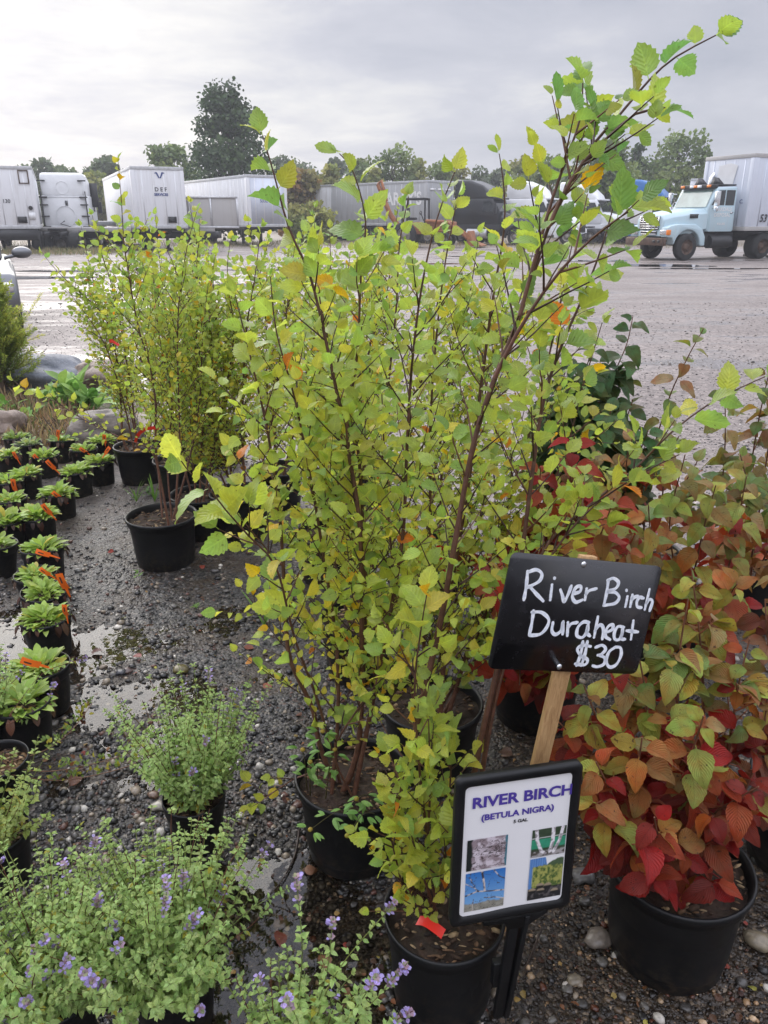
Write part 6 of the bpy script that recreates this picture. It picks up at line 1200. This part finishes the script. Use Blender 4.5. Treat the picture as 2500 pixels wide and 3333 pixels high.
for sg in (-1, 1):
    pr = [(1.08, .92), (1.08, 1.28), (.92, 1.36), (.55, 1.42), (-.35, 1.40), (-.72, 1.22), (-.90, .92), (-.93, .58), (-.80, .56)] + [(.68*cos(t), .54 + .66*sin(t)) for t in np.linspace(pi*.98, .12, 14)] + [(.80, .90)]
    mb = MB(); mb.prism(pr, sg*.74, sg*1.13); mb.build('fender', M['lblue'], root, bevel=.035)
    mb = MB(); mb.box((1.075, sg*.86, 1.10), (.05, .34, .20)); mb.build('headlight', M['chrome'], root, bevel=.02); mb = MB(); mb.box((1.02, sg*1.12, 1.10), (.16, .12, .20)); mb.build('turn_signal', M['amber'], root, bevel=.02)
mb = MB(); mb.box((1.07, 0, 1.46), (.05, 1.12, .52)); mb.box((1.07, 0, 1.08), (.05, .95, .14)); mb.build('grille', M['black'], root); mb = MB()
for z in np.linspace(1.24, 1.68, 6): mb.box((1.10, 0, z), (.04, 1.14, .035))
for y in np.linspace(-.56, .56, 7): mb.box((1.105, y, 1.46), (.03, .03, .5))
mb.box((1.10, 0, 1.02), (.04, .95, .03)); mb.box((1.10, 0, 1.12), (.04, .95, .03)); mb.build('grille_bars', M['chrome'], root)
mb = MB(); mb.box((1.20, 0, .74), (.22, 2.3, .30)); mb.build('bumper', M['rust'], root, bevel=.03); mb = MB(); mb.box((1.318, .65, .76), (.02, .18, .10)); mb.box((1.318, .92, .76), (.02, .14, .10)); mb.build('bumper_hole', M['black'], root)
mb = MB(); mb.prism([(-.95, 1.12), (-.92, 2.0), (-1.32, 2.82), (-2.35, 2.86), (-2.42, 1.12)], -1.06, 1.06); mb.build('cab', M['lblue'], root, bevel=.07)
mb = MB(); mb.add([(-.935, -.92, 2.06), (-.935, .92, 2.06), (-1.27, .86, 2.72), (-1.27, -.86, 2.72)], [(0, 1, 2, 3)]); o = mb.build('windshield', M['wglass'], root); o.location = (.025, 0, .012)
mb = MB(); mb.box((-1.24, 0, 2.86), (.28, 1.95, .16)); mb.build('marker_visor', M['black'], root, bevel=.03); 
for y in (-.75, -.22, 0, .22, .75): mb = MB(); mb.box((-1.09, y, 2.87), (.03, .22, .10)); mb.build('marker_light', M['amber'] if abs(y) != .22 else M['white'], root)
for y in (-.35, .55): mb = MB(); mb.add([(-1.5, y-.22, 2.92), (-1.5, y+.22, 2.92), (-1.5, y, 3.22), (-1.9, y-.22, 2.92), (-1.9, y+.22, 2.92), (-1.75, y, 3.2)], [(0, 1, 2), (3, 5, 4), (0, 2, 5, 3), (1, 4, 5, 2), (0, 3, 4, 1)]); mb.build('roof_horn', M['black'], root)
mb = MB(); mb.box((-1.9, 0, 2.92), (.9, 1.9, .06)); mb.build('roof_rack', M['black'], root)
for sg in (-1, 1):
    mb = MB(); mb.box((-1.68, sg*1.066, 1.62), (1.28, .03, 1.0)); d_ = mb.build('door', M['lblue'], root, bevel=.012)
    mb = MB(); mb.add([(-1.06, sg*1.072, 2.14), (-1.36, sg*1.072, 2.70), (-1.72, sg*1.072, 2.72), (-1.72, sg*1.072, 2.14)], [(0, 1, 2, 3)]); mb.add([(-1.78, sg*1.072, 2.14), (-1.78, sg*1.072, 2.72), (-2.24, sg*1.072, 2.72), (-2.24, sg*1.072, 2.14)], [(0, 1, 2, 3)]); mb.build('window', M['glass'], root)
    mb = MB(); mb.box((-2.16, sg*1.09, 1.86), (.14, .04, .05)); mb.build('handle', M['chrome'], d_)
    mb = MB(); mb.box((-1.05, sg*1.36, 2.38), (.12, .20, .56)); mb.tube([(-1.1, sg*1.07, 2.6), (-1.05, sg*1.36, 2.62)], .018, 5); mb.tube([(-1.1, sg*1.07, 2.0), (-1.05, sg*1.36, 2.1)], .018, 5); V_, F_ = ICO[1]; mb.add(V_*np.array([.04, .13, .13]) + np.array([-1.02, sg*1.36, 2.0]), F_); mb.build('mirror', M['chrome'], root, bevel=.02)
    mb = MB(); mb.box((-.30, sg*1.0, 1.72), (.42, .06, .16)); mb.build('hood_vent', M['black'], root)
    wheel(root, 0, sg*1.0, .53, .30, 'rust' if sg > 0 else 'steel', sg); wheel(root, -4.05, sg*.92, .53, .62, 'rust', sg)
dy = 1.09
for s_, z, sz in (('PARKDALE', 1.92, .20), ('DISPOSAL', 1.70, .20), ('416 305', 1.38, .13)): put_text(s_, M['text_white'], d_, (-1.68, dy, z), (-1, 0, 0), (0, 0, 1), sz, .004)
mb = MB(); mb.tube([(-2.55, -.75, 1.0), (-2.55, -.75, 3.0), (-2.58, -.75, 3.25), (-2.75, -.75, 3.45)], .085, 10); mb.build('exhaust_stack', M['chrome'], root, smooth=True)
mb = MB(); mb.box((-2.4, .42, .88), (6.2, .12, .28)); mb.box((-2.4, -.42, .88), (6.2, .12, .28)); mb.box((-3.9, 0, 1.06), (1.1, 1.0, .12)); mb.box((-1.7, 0, .8), (1.7, 1.9, .55)); mb.build('chassis', M['black'], root)
mb = MB(); mb.cyl((-1.2, .98, .72), (-2.3, .98, .72), .26, 14); mb.build('fuel_tank', M['black'], root)
Ht = radians(180 + 24); TO = O + np.array([cos(Hd), sin(Hd)])*-3.55 + np.array([cos(Ht), sin(Ht)])*.85
t8 = trailer('pale blue white box trailer numbered 5332 hitched to the old pale blue truck', TO, Ht, ln=15, mat='trailer_blue', gear=True, z1=4.1, railmat='board_grey')
nose_text(t8, '5332', .35, 2.62, .25, 'text_blue'); nose_text(t8, 'C.', .95, 2.22, .22, 'text_blue')
put_text("53'", M['text_dark'], t8, (-1.0, 1.335, 1.50), (-1, 0, 0), (0, 0, 1), .42, .008, .15); put_text('5332', M['text_blue'], t8, (-2.1, 1.335, 1.50), (-1, 0, 0), (0, 0, 1), .36, .008, .15); put_text('C.C.C.', M['text_blue'], t8, (-2.1, 1.335, 1.90), (-1, 0, 0), (0, 0, 1), .25, .006)
mb = MB(); mb.add([(.03, .42, 1.62), (.03, .68, 1.95), (.03, .42, 2.28), (.03, .16, 1.95)], [(0, 1, 2, 3)]); mb.build('placard', M['alu'], t8); mb = MB(); mb.add([(.026, -.55, 3.0), (.026, .35, 2.95), (.026, .5, 3.7), (.026, .1, 3.8), (.026, -.5, 3.72)], [(0, 1, 2, 3, 4)]); mb.build('bare_patch', M['white'], t8); mb = MB(); mb.box((.05, .45, 1.46), (.05, .5, .26)); mb.build('hose_box', M['black'], t8); mb = MB(); mb.tube([(.06, .4, 1.4), (.4, .3, 1.05), (.9, .2, 1.2)], .025, 5); mb.tube([(.06, .55, 1.4), (.35, .5, .95), (.8, .4, 1.15)], .025, 5); mb.build('air_hose', M['black'], t8)

# grey car at the left edge, nose toward us
cdir = unit(np.array([-.43, .90])); nose = np.array([-5.2, 11.4]); rot_ = math.atan2(-cdir[1], -cdir[0]); left = np.array([-sin(rot_), cos(rot_)])
root = thing('parked_car', 'silver grey car cut off by the left edge, only its fender and mirror showing', 'car', (nose[0] - left[0]*-.92, nose[1] - left[1]*-.92, 0), rot_)
root.location = (nose[0] - .92*left[0], nose[1] - .92*left[1], 0)
mb = MB(); mb.prism([(-.05, .35), (-.02, .62), (-.18, .88), (-1.25, 1.02), (-4.4, 1.0), (-4.65, .8), (-4.6, .35), (-3.95, .3), (-3.85, .55), (-3.55, .68), (-3.2, .55), (-3.1, .3), (-1.2, .3), (-1.1, .55), (-.8, .68), (-.5, .55), (-.4, .3)], -.90, .90); mb.build('body', M['silver'], root, bevel=.09)
mb = MB(); mb.prism([(-1.3, 1.0), (-2.05, 1.5), (-3.6, 1.5), (-4.3, 1.0)], -.76, .76); mb.build('cabin', M['glass'], root, bevel=.06); mb = MB(); mb.prism([(-2.05, 1.49), (-2.2, 1.54), (-3.45, 1.54), (-3.6, 1.49)], -.74, .74); mb.build('roof', M['silver'], root, bevel=.02)
for x in (-.8, -3.52):
    for sg in (-1, 1): wheel(root, x, sg*.78, .34, .23, 'steel', sg)
for sg in (-1, 1):
    mb = MB(); V_, F_ = ICO[2]; mb.add(V_*np.array([.10, .15, .09]) + np.array([-1.55, sg*1.05, 1.12]), F_); mb.tube([(-1.55, sg*.78, 1.04), (-1.55, sg*.96, 1.08)], .03, 6); mb.build('mirror', M['silver'], root, smooth=True); mb = MB(); mb.box((-.10, sg*.66, .70), (.16, .36, .14)); mb.build('headlight', M['chrome'], root, bevel=.04)

# ------------------------------------------------------------------ trees beyond the yard
def tree(label, x, y, h, w, cols, n=2600, base=.18, name='broadleaf_tree', lobes=26, leaf=.42, conic=0.0, group='trees beyond the yard', dens=1.0, seed=0, pointed=0):
    rs = np.random.default_rng(int(abs(x)*37 + y*13 + seed)); root = thing(name, label, 'tree', (x, y, 0), group=group)
    mb = MB(); top = np.array([rs.normal(0, .05)*h, rs.normal(0, .03)*h, h*.86]); tr_ = catmull([np.zeros(3), np.array([rs.normal(0, .02)*h, 0, h*.35]), top], h*.08); mb.tube(tr_, np.linspace(h*.020, h*.004, len(tr_)), 7, (.07, .055, .045))
    C = []; 
    for k in range(lobes):
        zf = rs.uniform(0, 1); prof = (1-zf)**.8 if conic else (math.sin(pi*(.16 + .80*zf**1.0))**.6)*(1.12 - .62*zf) if pointed else math.sin(pi*(.12 + .84*zf))**.75; a = rs.uniform(0, 2*pi); r = w/2*prof*rs.uniform(.25, .95)
        c = np.array([cos(a)*r, sin(a)*r, h*(base + (1-base)*.93*zf)]); C.append((c, w*(.12 + .12*rs.random())*(1 - .35*zf)*(.7 if conic else 1)))
        s0 = tr_[min(len(tr_)-1, int(len(tr_)*max(.1, c[2]/h - .18)))]; mb.tube([s0, (s0+c)/2 + np.array([0, 0, .02*h]), c], [h*.006, h*.004, h*.0015], 4, (.07, .055, .045), False)
    mb.build('trunk', M['trunk'], root, smooth=True)
    P = []; D = []; N = []; Sz = []; Cc = []; per = max(8, int(n/lobes))
    for c, r in C:
        k = per; d = rs.normal(size=(k, 3)); d /= np.linalg.norm(d, axis=1)[:, None]; rr = r*rs.uniform(.25, 1.12, k)**.6; p = c + d*rr[:, None]*np.array([1.15, 1.15, .85]); tone = np.array(cols[rs.integers(len(cols))])*rs.uniform(.8, 1.2)
        P.append(p); D.append(d*.6 + rs.normal(size=(k, 3))*.8); N.append(d + rs.normal(size=(k, 3))*.7 + np.array([0, 0, .5])); Sz.append(leaf*rs.uniform(.5, 1.1, k)); Cc.append(tone*rs.uniform(.75, 1.25, (k, 1)))
    R = frames(np.concatenate(D), np.concatenate(N))*np.concatenate(Sz)[:, None, None]; mb = MB(); mb.inst(T_FAR[0], R, np.concatenate(P), np.concatenate(Cc)); mb.build('crown', M['far'], root)
    return root
DK = [(.04, .08, .022), (.058, .10, .03), (.03, .06, .018)]; GR = [(.13, .185, .05), (.17, .215, .06), (.10, .15, .045)]; YG = [(.24, .25, .06), (.19, .23, .055), (.28, .27, .07)]; OR = [(.34, .20, .07), (.28, .20, .07), (.22, .20, .06)]; BL = [(.10, .14, .065), (.12, .155, .07)]
def px_tree(label, u0, u1, vtop, y, cols, **k):
    xl, xr = at(u0, 700, y)[0], at(u1, 700, y)[0]; h = at((u0+u1)/2, vtop, y)[2]*(1.05 if y < 65 else 1.13); return tree(label, (xl+xr)/2, y, h, (xr-xl)*k.pop('wide', 1.75), cols, **k)
px_tree('tall dark maple standing over the parked trailers', 620, 890, 285, 62, DK, wide=1.22, pointed=1, n=9500, lobes=64, leaf=.34, base=.1); px_tree('lower round tree left of the tall maple', 505, 640, 510, 70, GR, n=2600, leaf=.42)
for k, (a, b, v, y, c, lb) in enumerate([(110, 215, 545, 92, BL, 'hazy tree just right of the left trailer'), (180, 270, 565, 100, GR, 'hazy tree above the aluminium flatbed'), (245, 350, 560, 95, BL, 'hazy tree behind the rear facing sleeper cab'), (320, 420, 545, 90, BL, 'hazy tree left of the DEF trailer'), (60, 150, 560, 105, GR, 'hazy tree behind the left trailer roof'), (280, 380, 590, 84, YG, 'yellowish tree low behind the sleeper cab')]):
    px_tree(lb, a, b, v, y, c, n=2200, lobes=20, leaf=.55)
for a, b, v, y, c, lb in [(880, 990, 530, 105, BL, 'blue green far tree right of the tall maple'), (950, 1050, 545, 110, BL, 'blue green far tree above the orange bush'), (1040, 1130, 530, 105, BL, 'blue green far tree above the yellow green bush'), (1030, 1110, 565, 72, YG, 'yellow green bush left of the white box body'), (925, 1040, 585, 66, OR, 'rust orange bush among the green trees'),
                          (1120, 1230, 545, 80, GR, 'green tree above the white box body'), (1215, 1345, 505, 78, GR, 'tallest tree of the middle row, above the orange arm'), (1190, 1260, 570, 74, YG, 'light green bush left of the tallest middle tree'), (1320, 1400, 545, 80, YG, 'light green tree above the lettered trailer'), (1380, 1470, 555, 82, GR, 'green tree right of the lettered trailer roof'), (1450, 1530, 570, 84, YG, 'yellow green tree above the black truck'), (1500, 1600, 560, 95, BL, 'blue green tree behind the black truck'),
                          (1570, 1660, 575, 100, BL, 'pale blue green tree between black and white trucks'), (1640, 1760, 550, 80, YG, 'olive tree above the first white truck'), (1720, 1840, 520, 76, GR, 'mid green tree right of the first white truck'), (1800, 1900, 550, 80, YG, 'olive tree left of the dense bush'), (1880, 2030, 490, 68, GR, 'tall loose tree behind the arching birch stem'), (1890, 2040, 560, 62, GR, 'dense rounded bush left of the blue roofed truck'), (2230, 2300, 560, 90, BL, 'pale tree behind the cream trailer'), (2050, 2110, 580, 110, BL, 'faint far tree right of the dark conifer')]:
    px_tree(lb, a, b, v, y, c, n=2600 if y > 70 else 3400, lobes=24, leaf=.5 if y > 85 else .42, base=.06)
px_tree('low green bush under the rust orange bush', 960, 1060, 655, 58, YG, n=2200, lobes=22, leaf=.34, base=.02); px_tree('slim dark conifer left of the blue roofed truck', 2015, 2095, 495, 74, DK, n=2600, lobes=34, leaf=.4, conic=1, name='conifer_tree', base=.08); px_tree('tall airy tree left of the numbered trailer', 2125, 2285, 470, 72, GR, n=3600, lobes=34, leaf=.36, base=.2); px_tree('small round tree at the foot of the airy tree', 2090, 2170, 545, 78, BL, n=1600, lobes=16, leaf=.42)

# ------------------------------------------------------------------ damp air over the yard
m = NM('haze'); m.t.nodes.remove(m.p); vp = m.n('ShaderNodeVolumePrincipled'); vp.inputs['Color'].default_value = (.92, .94, 1, 1); vp.inputs['Density'].default_value = 0.0013; vp.inputs['Anisotropy'].default_value = 0.2; m.l(vp.outputs[0], m.out.inputs['Volume'])
mb = MB(); mb.box((0, 130, 7.2), (700, 380, 16.8)); tag(mb.build('haze', m.m), kind='stuff')
